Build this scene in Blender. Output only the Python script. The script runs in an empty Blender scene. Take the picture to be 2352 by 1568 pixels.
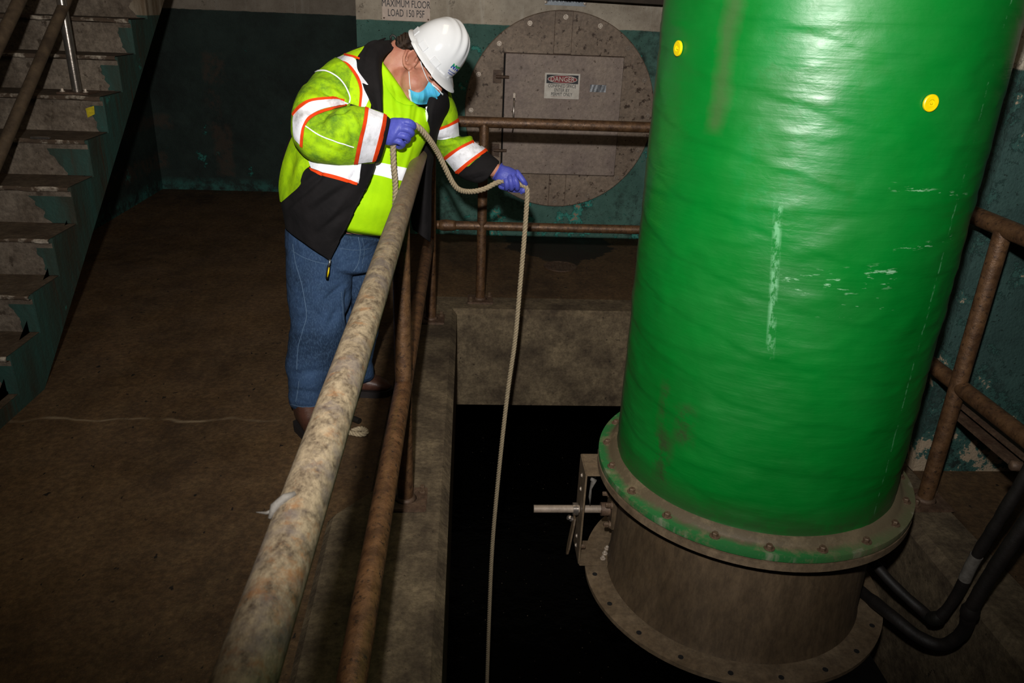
import bpy, bmesh, math, random
from mathutils import Vector, Matrix, noise
from mathutils.bvhtree import BVHTree
random.seed(7)
PI = math.pi
S = bpy.context.scene
COL = S.collection
# ------------------------------------------------------------------ camera
F_PX, CX, CY, CAM_Z = 1797.0, 1176.0, 784.0, 1.62
def _n(px, py): return Vector((px - CX, -(py - CY), -F_PX)).normalized()
_Y = _n(1080, 10); _Z = -_n(1001, 4980); _Z = (_Z - _Y * _Z.dot(_Y)).normalized(); _X = _Y.cross(_Z)
ROT = Matrix((_X, _Y, _Z))                       # world = ROT @ camera
CAM = Vector((0, 0, CAM_Z))
def ray(px, py): return ROT @ _n(px, py)
def at(px, py, y):                                # real point at world depth y
    d = ray(px, py); return CAM + d * (y / d.y)
def atz(px, py, z):
    d = ray(px, py); return CAM + d * ((z - CAM_Z) / d.z)
def proj(p):
    v = ROT.transposed() @ (Vector(p) - CAM); return (CX + F_PX * v.x / -v.z, CY - F_PX * v.y / -v.z)
cam_d = bpy.data.cameras.new('camera'); cam = bpy.data.objects.new('camera', cam_d); COL.objects.link(cam)
cam_d.sensor_width = 36; cam_d.lens = 36 * F_PX / 2352; cam_d.clip_start = 0.02; cam_d.clip_end = 100
cam.matrix_world = Matrix.Translation(CAM) @ ROT.to_4x4()
cam_d.dof.use_dof = True; cam_d.dof.focus_distance = 3.25; cam_d.dof.aperture_fstop = 13
S.camera = cam
# ------------------------------------------------------------------ light and exposure
w = bpy.data.worlds.new('world'); S.world = w; w.use_nodes = True
w.node_tree.nodes['Background'].inputs[0].default_value = (0.02, 0.018, 0.016, 1)
w.node_tree.nodes['Background'].inputs[1].default_value = 1.0
S.view_settings.view_transform = 'Standard'; S.view_settings.look = 'None'
S.view_settings.exposure = 0.0; S.view_settings.gamma = 1.0; S.view_settings.use_curve_mapping = False
def spot(name, loc, tgt, power, angle, blend, size, colr):
    l = bpy.data.lights.new(name, 'SPOT'); l.energy = power; l.spot_size = math.radians(angle); l.spot_blend = blend
    l.shadow_soft_size = size; l.color = colr
    o = bpy.data.objects.new(name, l); COL.objects.link(o); o.location = loc
    o.rotation_euler = (Vector(tgt) - Vector(loc)).to_track_quat('-Z', 'Y').to_euler(); return o
FLASH = Vector((-0.08, -0.02, 1.93))
spot('flash', FLASH, at(1250, 60, 4.0), 545, 109, 1.0, 0.028, (1.0, 0.98, 0.945))
al = bpy.data.lights.new('ceiling_fill_light', 'AREA'); al.energy = 13; al.size = 0.5; al.size_y = 1.6; al.shape = 'RECTANGLE'; al.color = (1.0, 0.82, 0.6)  # unseen warm fill added overhead to lift the shadows
ao = bpy.data.objects.new('ceiling_fill_light', al); COL.objects.link(ao); ao.location = (0.2, 2.4, 3.25)
# ------------------------------------------------------------------ helpers
def tag(o, label=None, cat=None, group=None, kind=None):
    if label: o['label'] = label
    if cat: o['category'] = cat
    if group: o['group'] = group
    if kind: o['kind'] = kind
    return o
def empty(name, loc=(0, 0, 0)):
    o = bpy.data.objects.new(name, None); o.empty_display_size = 0.1; COL.objects.link(o); o.location = loc; return o
def link(name, me, mat=None, parent=None, smooth=True):
    o = bpy.data.objects.new(name, me); COL.objects.link(o)
    if mat:
        for m in (mat if isinstance(mat, (list, tuple)) else [mat]): me.materials.append(m)
    if parent:
        o.parent = parent; base = parent
        off = Vector((0, 0, 0))
        while base: off += base.location; base = base.parent
        o.location = -off
    for p in me.polygons: p.use_smooth = smooth
    return o
def from_bm(name, bm, mat=None, parent=None, smooth=True, angle=None):
    me = bpy.data.meshes.new(name)
    if angle is not None:
        for e in bm.edges:
            e.smooth = not (len(e.link_faces) == 2 and e.calc_face_angle(0) > math.radians(angle))
    bm.to_mesh(me); bm.free()
    return link(name, me, mat, parent, smooth)
def add_box(bm, lo, hi, bev=0.0):
    lo, hi = Vector(lo), Vector(hi)
    r = bmesh.ops.create_cube(bm, size=1.0, matrix=Matrix.Translation((lo + hi) / 2) @ Matrix.Diagonal((*(hi - lo), 1)))
    if bev:
        es = list({e for v in r['verts'] for e in v.link_edges})
        bmesh.ops.bevel(bm, geom=es, offset=bev, segments=2, affect='EDGES', clamp_overlap=True)
def box(name, lo, hi, mat, parent=None, bev=0.0):
    bm = bmesh.new(); add_box(bm, lo, hi, bev); return from_bm(name, bm, mat, parent, smooth=False)
def frame(d):
    d = Vector(d).normalized(); a = Vector((0, 0, 1)) if abs(d.z) < 0.9 else Vector((1, 0, 0))
    u = d.cross(a).normalized(); return u, d.cross(u).normalized()
def rings_bm(bm, rings, closed=True, cap=True):
    vs = [[bm.verts.new(p) for p in r] for r in rings]
    n = len(rings[0])
    for i in range(len(vs) - 1):
        for j in range(n if closed else n - 1):
            k = (j + 1) % n
            bm.faces.new((vs[i][j], vs[i][k], vs[i + 1][k], vs[i + 1][j]))
    if cap and closed:
        bm.faces.new(vs[0][::-1]); bm.faces.new(vs[-1])
    return vs
def fix(bm): bmesh.ops.recalc_face_normals(bm, faces=bm.faces[:])
def crom(pts, n):
    """smooth resample of a list of tuples/vectors to n+1 samples"""
    P = [Vector(p) if len(p) <= 4 else list(p) for p in pts]; m = len(P) - 1; out = []
    for i in range(n + 1):
        t = i / n * m; k = min(int(t), m - 1); t -= k
        p1, p2 = P[k], P[k + 1]; p0 = P[k - 1] if k > 0 else p1 * 2 - p2; p3 = P[k + 2] if k + 2 <= m else p2 * 2 - p1
        out.append(0.5 * ((2 * p1) + (p2 - p0) * t + (2 * p0 - 5 * p1 + 4 * p2 - p3) * t * t + (3 * p1 - p0 - 3 * p2 + p3) * t ** 3))
    return out
def add_tube(bm, pts, r, n=16, cap=True):
    pts = [Vector(p) for p in pts]; rings = []; pu = None
    for i, p in enumerate(pts):
        d = (pts[min(i + 1, len(pts) - 1)] - pts[max(i - 1, 0)]).normalized()
        if pu is None: u, v = frame(d)
        else:
            u = (pu - d * pu.dot(d)).normalized(); v = d.cross(u)
        pu = u; rr = r[i] if isinstance(r, (list, tuple)) else r
        rings.append([p + (u * math.cos(2 * PI * j / n) + v * math.sin(2 * PI * j / n)) * rr for j in range(n)])
    rings_bm(bm, rings, True, cap)
def tube(name, pts, r, mat, parent=None, n=20, angle=50):
    bm = bmesh.new(); add_tube(bm, pts, r, n); fix(bm); return from_bm(name, bm, mat, parent, True, angle)
def add_lathe(bm, prof, c, axis=(0, 0, 1), n=32, cap=True):
    """prof: (radius, height)"""
    a = Vector(axis).normalized(); u, v = frame(a); c = Vector(c)
    rings_bm(bm, [[c + a * h + (u * math.cos(2 * PI * j / n) + v * math.sin(2 * PI * j / n)) * r for j in range(n)] for r, h in prof], True, cap)
def lathe(name, prof, c, mat, parent=None, axis=(0, 0, 1), n=32, angle=35):
    bm = bmesh.new(); add_lathe(bm, prof, c, axis, n); fix(bm); return from_bm(name, bm, mat, parent, True, angle)
def add_hex(bm, c, axis, r, h):
    add_lathe(bm, [(r * 1.5, 0), (r * 1.5, h * .25), (r, h * .25), (r, h), (r * .8, h * 1.12)], c, axis, 6)
BOLT = {}
def bolt(c, axis, r, h, mat, parent, name='bolt', round_=True):
    key = (round(r, 4), round(h, 4), mat.name)
    if key not in BOLT:
        bm = bmesh.new(); add_lathe(bm, [(r * 1.6, 0), (r * 1.6, h * .25), (r * 1.55, h * .28), (r * .5, h * .28)], (0, 0, 0), (0, 0, 1), 14)
        add_lathe(bm, [(r, h * .2), (r, h), (r * .8, h * 1.15)], (0, 0, 0), (0, 0, 1), 6)
        fix(bm); me = bpy.data.meshes.new(name); bm.to_mesh(me); bm.free(); me.materials.append(mat); BOLT[key] = me
    o = bpy.data.objects.new(name, BOLT[key]); COL.objects.link(o); o.parent = parent
    off = Vector((0, 0, 0)); b = parent
    while b: off += b.location; b = b.parent
    o.location = Vector(c) - off; o.rotation_euler = Vector(axis).to_track_quat('Z', 'Y').to_euler(); return o
def fbm(p, s=1.0, o=3): return noise.fractal(Vector(p) * s, 1.0, 2.0, o)
# ------------------------------------------------------------------ materials
def srgb(h):
    if isinstance(h, str): h = tuple(int(h[i:i + 2], 16) / 255 for i in (0, 2, 4))
    return tuple(c / 12.92 if c <= .04045 else ((c + .055) / 1.055) ** 2.4 for c in h) + (1,)
class NT:
    def __init__(s, name):
        s.m = bpy.data.materials.new(name); s.m.use_nodes = True; s.t = s.m.node_tree
        s.b = s.t.nodes['Principled BSDF']; s.pos = s.t.nodes.new('ShaderNodeNewGeometry').outputs['Position']
    def nd(s, ty, **kw):
        n = s.t.nodes.new(ty)
        for k, v in kw.items(): setattr(n, k, v)
        return n
    def put(s, sock, v):
        if hasattr(v, 'is_linked') or isinstance(v, bpy.types.NodeSocket): s.t.links.new(v, sock)
        else: sock.default_value = v
    def math(s, op, a, b=0.0, clamp=False):
        n = s.nd('ShaderNodeMath', operation=op, use_clamp=clamp); s.put(n.inputs[0], a); s.put(n.inputs[1], b); return n.outputs[0]
    def mapr(s, v, a, b, c=0.0, d=1.0, smooth=False):
        n = s.nd('ShaderNodeMapRange'); n.interpolation_type = 'SMOOTHSTEP' if smooth else 'LINEAR'
        s.put(n.inputs[0], v)
        for i, x in enumerate((a, b, c, d)): n.inputs[1 + i].default_value = x
        return n.outputs[0]
    def noise(s, scale, detail=5, rough=.6, vec=None, stretch=None, dist=0.0):
        n = s.nd('ShaderNodeTexNoise'); n.inputs['Scale'].default_value = scale; n.inputs['Detail'].default_value = detail
        n.inputs['Roughness'].default_value = rough; n.inputs['Distortion'].default_value = dist
        v = vec or s.pos
        if stretch:
            m = s.nd('ShaderNodeMapping'); m.inputs['Scale'].default_value = stretch; s.t.links.new(v, m.inputs[0]); v = m.outputs[0]
        s.t.links.new(v, n.inputs['Vector']); return n.outputs[0]
    def mix(s, f, a, b, blend='MIX'):
        n = s.nd('ShaderNodeMix', data_type='RGBA', blend_type=blend); s.put(n.inputs[0], f); s.put(n.inputs[6], a); s.put(n.inputs[7], b); return n.outputs[2]
    def xyz(s, v=None):
        n = s.nd('ShaderNodeSeparateXYZ'); s.t.links.new(v or s.pos, n.inputs[0]); return n.outputs
    def bump(s, h, dist=.002, strength=1.0):
        n = s.nd('ShaderNodeBump'); n.inputs['Distance'].default_value = dist; n.inputs['Strength'].default_value = strength
        s.t.links.new(h, n.inputs['Height']); s.t.links.new(n.outputs[0], s.b.inputs['Normal'])
    def done(s, col, rough=.6, metal=0.0, spec=.5, coat=0.0):
        s.put(s.b.inputs['Base Color'], col); s.put(s.b.inputs['Roughness'], rough); s.put(s.b.inputs['Metallic'], metal)
        s.put(s.b.inputs['Specular IOR Level'], spec)
        if coat: s.b.inputs['Coat Weight'].default_value = coat; s.b.inputs['Coat Roughness'].default_value = .12
        return s.m
def simple(name, c1, c2=None, scale=30, rough=.6, metal=0.0, spec=.4, bump=.0008, spots=None, bscale=None, stretch=None, lo=.35, hi=.65, coat=0, mott=0.0):
    t = NT(name); c1 = srgb(c1); col = c1
    n = t.noise(scale, 6, .65, stretch=stretch)
    if c2: col = t.mix(t.mapr(n, lo, hi), c1, srgb(c2))
    if spots:
        sc, th, cc = spots
        col = t.mix(t.mapr(t.noise(sc, 4, .7), th, th + .06), col, srgb(cc))
    if mott:
        mm = t.math('MULTIPLY', t.mapr(t.noise(38, 8, .78, stretch=stretch), .40, .62, 1, 0), mott)
        col = t.mix(mm, col, srgb('1f1710'))
    if bump: t.bump(t.noise(bscale or scale * 3, 4, .6, stretch=stretch), bump)
    return t.done(col, rough, metal, spec, coat)
def wall_mat(name, peel=0.50, teal_a='38584f', teal_b='486a60', darker=False, chip='378074'):
    t = NT(name); z = t.xyz()[2]
    conc = t.mix(t.mapr(t.noise(3.5, 6, .7), .35, .65), srgb('b9ad9b'), srgb('8f8272'))
    conc = t.mix(t.mapr(t.noise(60, 3, .6), .62, .72), conc, srgb('574c40'))
    conc = t.mix(t.mapr(t.noise(9, 5, .7, stretch=(1, 1, .08)), .56, .7, 0, .5), conc, srgb('d0cabd'))
    if darker: conc = t.mix(.62, conc, srgb('4a4038'))
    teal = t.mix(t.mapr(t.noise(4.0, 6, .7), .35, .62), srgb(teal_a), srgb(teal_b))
    teal = t.mix(t.mapr(t.noise(2.1, 8, .75), .46 if darker else .54, .66), teal, srgb('151b18'))
    teal = t.mix(t.mapr(t.noise(75, 3, .6), .63, .7), teal, srgb('13201c'))
    low = t.mapr(z, 0.0, .55, .10, 0.0)
    pl = t.math('ADD', t.noise(5.5, 9, .72), low)
    teal = t.mix(t.mapr(pl, peel + .12, peel + .135), teal, srgb('2a6259' if darker else chip))
    teal = t.mix(t.mapr(pl, peel + .19, peel + .2), teal, srgb('463c32' if darker else '8a7a66'))
    if darker:
        X_ = t.xyz()[0]
        for (p0, p1, th) in (((470, 190), (512, 125), .5), ((480, 300), (500, 190), .56), ((503, 402), (528, 288), .40), ((352, 290), (392, 265), .40), ((355, 385), (385, 350), .5)):
            q0, q1 = at(*p0, 7.2), at(*p1, 7.2)
            wx = t.math('ADD', X_, t.math('MULTIPLY', t.math('SUBTRACT', t.noise(12, 5, .7), .5), .12)); wz = t.math('ADD', z, t.math('MULTIPLY', t.math('SUBTRACT', t.noise(9, 5, .7), .5), .12))
            k = t.math('MULTIPLY', t.math('MULTIPLY', t.mapr(wx, q0.x - .02, q0.x + .02), t.mapr(wx, q1.x + .02, q1.x - .02)), t.math('MULTIPLY', t.mapr(wz, q0.z - .02, q0.z + .02), t.mapr(wz, q1.z + .02, q1.z - .02)))
            teal = t.mix(t.math('MULTIPLY', k, t.mapr(t.noise(17, 6, .7), th - .08, th + .08, 0, .6)), teal, srgb('3e3127'))
        teal = t.mix(t.math('MULTIPLY', t.mapr(z, .10, .03), t.mapr(t.noise(8, 6, .7), .45, .6, 0, .8)), teal, srgb('2f5f57'))
    line = t.math('ADD', z, t.math('MULTIPLY', t.math('SUBTRACT', t.noise(14, 4, .6), .5), .015))
    col = t.mix(t.mapr(line, 1.492, 1.498), teal, conc)
    t.bump(t.math('ADD', t.noise(90, 4, .6), t.math('MULTIPLY', t.mapr(pl, peel + .12, peel + .14), -.6)), .004)
    return t.done(col, .75, 0, .25)
M = {}
M['wall'] = wall_mat('painted_wall', .5); M['wall_b'] = wall_mat('darker_wall', .55, '1c2723', '25312c', True); M['wall_r'] = wall_mat('peeling_wall', .425, '233633', '304843', False, '2a4741')  # wall_b has darker cream and teal tones than wall
def floor_mat():
    t = NT('brown_floor'); x, y, z = t.xyz()
    c = t.mix(t.mapr(t.noise(1.6, 7, .68, stretch=(1, .5, 1)), .36, .62), srgb('3c2b1a'), srgb('61492f'))
    c = t.mix(t.mapr(t.noise(7, 7, .72), .45, .75, 0, .6), c, srgb('6e573b'))
    c = t.mix(t.mapr(t.noise(42, 8, .78), .42, .62, .5, 0), c, srgb('17100a'))
    c = t.mix(t.mapr(t.noise(150, 3, .7), .62, .74, 0, .5), c, srgb('7d6b54'))
    c = t.mix(t.mapr(t.noise(38, 2, .5, stretch=(1, .6, 1)), .70, .74), c, srgb('17110c'))
    # pale hairline joint across the floor, wandering a little
    wob = t.math('MULTIPLY', t.math('SUBTRACT', t.noise(1.7, 3, .6), .5), .28)
    d = t.math('ABSOLUTE', t.math('SUBTRACT', t.math('ADD', y, wob), 2.93))
    ln = t.math('MULTIPLY', t.mapr(d, .003, .013, 1, 0), t.mapr(t.noise(6, 3, .6), .35, .65, .05, .6))
    ln = t.math('MULTIPLY', ln, t.mapr(x, -.75, -.95, 0, 1))
    c = t.mix(ln, c, srgb('8d7b62'))
    # damp trail that spreads from the hatch to the floor drain
    cx = t.math('ABSOLUTE', t.math('SUBTRACT', x, .70))
    half = t.mapr(y, 5.2, 5.55, .07, .40); edge = t.math('ADD', half, t.math('MULTIPLY', t.math('SUBTRACT', t.noise(9, 5, .7), .5), .28))
    wet = t.math('MULTIPLY', t.mapr(t.math('SUBTRACT', edge, cx), 0, .02), t.mapr(y, 5.15, 5.2))
    c = t.mix(t.math('MULTIPLY', wet, .88), c, srgb('15100c'))
    t.bump(t.noise(70, 5, .65), .003)
    return t.done(c, t.mapr(t.noise(3, 4), .3, .7, .55, .85), 0, .3)
M['floor'] = floor_mat()
M['curb'] = simple('pale_concrete', '54473a', '6e6151', 5, .85, spec=.25, bump=.003, bscale=80, spots=(24, .66, '4a4034'), mott=0.5)
M['pitwall'] = simple('pit_concrete', '43382b', '75664f', 5, .85, spec=.25, bump=.003, bscale=60, spots=(24, .655, '2c241b'), mott=0.55)
M['under'] = simple('dark_chamber_concrete', '16120e', '211b15', 4, .9, spec=.2)  # near-black concrete colour for the chamber walls
M['ceil'] = simple('ceiling_concrete', '6b6255', '857a6b', 3, .9)
M['dark_bar'] = simple('dark_bar_brown', '2c231b', '3a2f25', 10, .8)
M['step'] = simple('worn_step_concrete', '594d41', '7d7062', 5, .85, spec=.25, bump=.004, bscale=60, spots=(14, .6, '4a3f34'), mott=0.5)
M['tread'] = simple('dirty_tread', '443627', '5f5040', 8, .85, spec=.25, bump=.003, bscale=60, spots=(60, .68, '9c9080'), mott=0.5)
M['nosing'] = simple('chipped_nosing', '4a3c30', 'a89c8c', 14, .85, spec=.25, bump=.004, lo=.5, hi=.66)
def stringer_mat():
    t = NT('stair_side_paint')
    c = t.mix(t.mapr(t.noise(5, 6, .7, stretch=(1, 1, .25)), .36, .62), srgb('25423b'), srgb('282a20'))
    c = t.mix(t.mapr(t.noise(9, 6, .7, stretch=(1, 1, .12)), .56, .66), c, srgb('33291d'))
    c = t.mix(t.mapr(t.noise(6, 8, .75), .64, .68), c, srgb('2a6359'))
    z = t.xyz()[2]; up = t.mix(t.mapr(t.noise(6, 6, .7, stretch=(1, 1, .12)), .4, .62), srgb('7d7262'), srgb('47351f')); c = t.mix(t.mapr(z, 1.487, 1.493), c, up)
    t.bump(t.noise(50, 4), .003); return t.done(c, .75, 0, .3)
M['stringer'] = stringer_mat()
def rail_mat(name, a, b, c3, near=False):
    t = NT(name)
    c = t.mix(t.mapr(t.noise(22, 6, .7), .38, .6), srgb(a), srgb(b))
    c = t.mix(t.mapr(t.noise(60, 5, .7), .55, .66), c, srgb(c3))
    t.bump(t.noise(120, 4, .7), .0015)
    return t.done(c, t.mapr(t.noise(35, 4), .3, .7, .32, .6), .35, .5)
M['rail'] = rail_mat('rusty_brown_pipe', '46301f', '64482f', '33241a')
def toprail_mat():
    t = NT('worn_hand_rail'); y = t.xyz()[1]
    worn = t.mapr(y, 3.3, 1.9)
    n1 = t.noise(14, 7, .72, stretch=(1, .35, 1)); n2 = t.noise(58, 7, .78, stretch=(1, .6, 1))
    base = t.mix(t.mapr(n1, .38, .6), srgb('6a5240'), srgb('8d745b'))
    pale = t.mix(t.mapr(n2, .36, .6), srgb('43362a'), srgb('8c7c64'))
    pale = t.mix(t.mapr(t.noise(26, 6, .75), .54, .68, 0, .75), pale, srgb('7d532f')); pale = t.mix(t.mapr(t.noise(12, 6, .7), .5, .62, 0, .6), pale, srgb('5a5150'))
    c = t.mix(worn, base, pale); t.bump(n2, .002)
    return t.done(c, .5, .1, .45)
M['toprail'] = toprail_mat()
M['midrail'] = rail_mat('brown_mid_rail', '4c3320', '6d4c30', '2c2019')
M['brownrail'] = simple('dull_brown_pipe', '3f3226', '5a4a38', 14, .6, .1, mott=0.3)
M['chrome'] = simple('bright_steel_pipe', '9a8f86', 'b5aaa0', 40, .22, .9, bump=.0003)
M['steelgrey'] = simple('grey_painted_steel', '77685a', '8d7e70', 4, .55, .1, bump=.0015, bscale=40, spots=(22, .62, '4a3524'), mott=0.3)
M['hatch'] = simple('stained_hatch_steel', '7a6858', '94816f', 3.2, .6, .1, bump=.002, bscale=50, spots=(26, .585, '3d2a1a'), mott=0.4)
M['door'] = simple('hatch_door_steel', '84736a', '988779', 4.5, .55, .1, bump=.002, bscale=50, spots=(34, .62, '453321'), mott=0.3)
M['bolt'] = simple('pale_bolt_steel', 'b8ab9d', '8b7c6c', 90, .4, .3)
M['rustbolt'] = simple('rusty_bolt', '4a3728', '62503f', 120, .55, .3)
M['plate'] = simple('rusty_base_plate', '4c372a', '65503f', 25, .6, .2, bump=.002, mott=0.5)
M['spool'] = simple('dusty_collar_steel', '4a3b29', '5f4e3a', 6, .6, .1, bump=.001, bscale=60, spots=(12, .62, '54432f'), stretch=(1, 1, .35), mott=0.5)
M['ring'] = simple('dusty_flange_steel', '5e4d39', '71604b', 9, .65, .1, bump=.001, spots=(40, .68, '4e3c2b'), mott=0.45)
M['dark'] = simple('dark_hole', '0a0807', rough=.9, bump=0)
M['hose'] = simple('black_rubber_hose', '100d0b', '1a1512', 18, .6, bump=.0015, spec=.35)
M['frag'] = simple('pale_torn_tape', '4c4741', '625d57', 60, .7)
M['yellowtape'] = simple('yellow_tape', 'b5a208', '93830a', 60, .6)
M['red'] = simple('red_paint', 'a02c14', '7c2412', 30, .6)
M['rope'] = simple('fibre_rope', 'a39478', '857660', 150, .85, bump=.0012, bscale=400, spec=.2)
M['tapeblack'] = simple('black_tape', '15130f', rough=.5)
M['signw'] = simple('white_sign_plate', 'cfc8bd', 'b9b1a5', 20, .5)
M['signp'] = simple('pinkish_sign_plate', 'c9b4a4', 'b9a393', 20, .5, spots=(30, .72, '7d6653'))
M['signg'] = simple('bluish_grey_plate', '8c949b', '7b828a', 20, .4, spots=(30, .70, '6b5a4a'))
M['signblue'] = simple('blue_sign_band', '2c3f7a', rough=.5)
M['ink'] = simple('dark_lettering', '22242a', rough=.6, bump=0)
M['signred'] = simple('red_sign_oval', '7d1418', rough=.5, bump=0)
M['tapegrey'] = simple('silver_tape_scrap', '7b7d80', '5c5e63', 60, .4, .3)
# person
M['skin'] = None
def skin_mat():
    t = NT('skin'); c = t.mix(t.mapr(t.noise(16, 4, .6), .35, .65), srgb('b4806a'), srgb('a36450'))
    t.bump(t.noise(350, 3, .6), .0006); t.b.inputs['Subsurface Weight'].default_value = .12
    t.b.inputs['Subsurface Radius'].default_value = (.01, .004, .002); return t.done(c, .5, 0, .4)
M['skin'] = skin_mat()
M['hair'] = simple('dark_brown_hair', '1d130d', '33241a', 60, .5, stretch=(1, 1, 1), bump=.002, bscale=220)
def cloth(name, a, b, dirt_shade=None, scale=9, rough=.8, wr=.004, lo=.5, hi=.75):
    t = NT(name); c = t.mix(t.mapr(t.noise(scale, 5, .65), .4, .65), srgb(a), srgb(b))
    if dirt_shade: c = t.mix(t.mapr(t.noise(13, 6, .72), lo, hi, 0, .85), c, srgb(dirt_shade))
    t.bump(t.math('ADD', t.noise(16, 3, .55, dist=.6), t.math('MULTIPLY', t.noise(500, 2), .12)), wr)
    return t.done(c, rough, 0, .2)
M['lime'] = cloth('lime_jacket_cloth', 'a9d206', '93c008', '56801a', lo=.52, hi=.72)
M['limesleeve'] = cloth('lime_sleeve_cloth', '9fc90a', '86b30e', '42681c', lo=.42, hi=.64)
M['shirt'] = cloth('lime_shirt_cloth', 'a6d800', '98cc00', None, wr=.002)
M['blackcloth'] = cloth('black_fleece', '121011', '191617', None, wr=.004, rough=.9)
M['orange'] = cloth('orange_tape', 'de420c', 'bd320a', '7a2a10', lo=.58, hi=.75, wr=.001)
M['silver'] = cloth('silver_reflective_tape', 'e6e6ec', 'cdcdd5', '8a857f', lo=.5, hi=.74, rough=.45, wr=.003)  # grey blotches in the colour stand for shade in the tape's folds
M['white'] = cloth('white_reflective_tape', 'f8f8fc', 'f2f2f8', None, rough=.5, wr=.001)
def denim_mat():
    t = NT('blue_denim'); c = t.mix(t.mapr(t.noise(4.5, 5, .6), .35, .65), srgb('17263a'), srgb('2d4260'))
    c = t.mix(t.mapr(t.noise(260, 2, .6, stretch=(1, 1, .3)), .45, .7, 0, .5), c, srgb('435a75'))
    t.bump(t.math('ADD', t.noise(13, 4, .6, dist=1.2), t.math('MULTIPLY', t.noise(400, 2), .1)), .006); return t.done(c, .85, 0, .2)
M['denim'] = denim_mat()
M['stitch'] = simple('pale_seam_thread', '4d637a', '415670', 200, .8)
M['boot'] = simple('brown_boot_leather', '3b241b', '54352a', 14, .45, bump=.002, bscale=50)
M['sole'] = simple('dark_boot_sole', '171110', rough=.7)
M['glove'] = simple('blue_nitrile', '4a50aa', '434a9c', 20, .5, bump=.0012, bscale=45, spec=.35)
M['hat'] = simple('white_hat_shell', 'd3d4d6', 'cdced0', 5, .13, spec=.5, bump=.0002, bscale=8)
M['maskb'] = simple('blue_mask_fabric', '3a9ccb', '4cb0cc', 14, .75, bump=.0008, bscale=200, spots=(5, .56, '55b5aa'))
M['maskw'] = simple('white_mask_edge', 'cfd8dc', rough=.8, bump=0)
M['logoB'] = simple('blue_logo_print', '2744a0', rough=.5, bump=0)
M['logoG'] = simple('green_logo_print', '159a48', rough=.5, bump=0)
M['yellow'] = simple('yellow_plastic', 'cdb200', 'bca300', 30, .4, bump=0)
M['zip'] = simple('zip_metal', '8a8a86', rough=.35, metal=.8, bump=0)
def water_mat():
    t = NT('dark_water'); t.bump(t.noise(3, 4, .6), .02)
    c = t.mix(t.mapr(t.noise(46, 2, .5), .745, .76), srgb('050504'), srgb('8a7a68'))  # pale specks in the colour stand for glints on the water
    return t.done(c, .25, 0, .4)
M['water'] = water_mat()
# ------------------------------------------------------------------ text
def text_mesh(body, size, sx=1.0, bold=0.0, ext=.0008):
    c = bpy.data.curves.new('t', 'FONT'); c.body = body; c.size = size; c.align_x = 'CENTER'; c.align_y = 'CENTER'; c.extrude = ext; c.offset = bold; c.resolution_u = 3
    o = bpy.data.objects.new('t', c); COL.objects.link(o); bpy.context.view_layer.update()
    me = bpy.data.meshes.new_from_object(o.evaluated_get(bpy.context.evaluated_depsgraph_get())); bpy.data.objects.remove(o); bpy.data.curves.remove(c)
    for v in me.vertices: v.co.x *= sx
    return me
def place_text(body, size, c, ux, uy, mat, parent, sx=1.0, bold=0.0, name='lettering'):
    me = text_mesh(body, size, sx, bold); ux, uy = Vector(ux).normalized(), Vector(uy).normalized(); n = ux.cross(uy)
    for v in me.vertices: v.co = Vector(c) + ux * v.co.x + uy * v.co.y + n * v.co.z
    return link(name, me, mat, parent, False)

# ================================================================== SETTING
ZF = -0.02
def struct(o): o['kind'] = 'structure'; return o
bm = bmesh.new()
add_box(bm, (-2.9, -1.5, -.61), (-.33, 7.3, ZF)); add_box(bm, (-.33, 4.47, -.61), (1.79, 6.0, ZF))
add_box(bm, (-.33, -1.5, -.61), (3.4, .9, ZF)); add_box(bm, (1.79, .9, -.61), (3.4, 2.62, ZF))
struct(from_bm('floor', bm, M['floor'], None, False))
bm = bmesh.new()                                   # pale concrete kerb round the pit
def poly_prism(bm, pts, z0, z1):
    a = [bm.verts.new((x, y, z1)) for x, y in pts]; b = [bm.verts.new((x, y, z0)) for x, y in pts]
    bm.faces.new(a); bm.faces.new(b[::-1])
    for i in range(len(pts)):
        j = (i + 1) % len(pts); bm.faces.new((a[j], a[i], b[i], b[j]))
poly_prism(bm, [(-.047, .9), (-.047, 4.222), (1.572, 4.222), (1.572, .9), (1.795, .9), (1.795, 4.475), (-.335, 4.475), (-.335, 2.42), (-.345, 2.412), (-.455, 2.27), (-.468, 2.235), (-.44, .9)], -.612, 0)
fix(bm); bmesh.ops.bevel(bm, geom=[e for e in bm.edges if all(abs(v.co.z) < 1e-5 for v in e.verts)], offset=.03, segments=1, affect='EDGES')
struct(from_bm('trim_1', bm, M['pitwall'], None, False))
bm = bmesh.new()                                   # dark chamber below the slab
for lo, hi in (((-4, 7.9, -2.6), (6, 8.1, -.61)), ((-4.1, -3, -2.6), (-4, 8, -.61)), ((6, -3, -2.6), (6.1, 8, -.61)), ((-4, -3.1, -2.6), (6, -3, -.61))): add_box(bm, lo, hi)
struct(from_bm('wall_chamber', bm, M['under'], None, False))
o = box('water', (-3.99, -2.99, -2.59), (5.99, 7.89, -2.5), M['water']); tag(o, 'dark still water deep in the pit below the railing', 'water', kind='stuff')
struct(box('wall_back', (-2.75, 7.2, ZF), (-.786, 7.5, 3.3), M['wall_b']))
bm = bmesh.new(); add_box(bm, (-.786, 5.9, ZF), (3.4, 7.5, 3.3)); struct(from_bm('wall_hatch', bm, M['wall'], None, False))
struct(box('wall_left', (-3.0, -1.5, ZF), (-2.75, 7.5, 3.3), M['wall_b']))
bm = bmesh.new(); add_box(bm, (1.79, 2.58, -.2), (3.4, 5.9, 3.3)); add_box(bm, (3.4, -1.5, -.2), (3.6, 5.9, 3.3)); struct(from_bm('wall_right', bm, M['wall_r'], None, False))
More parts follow.
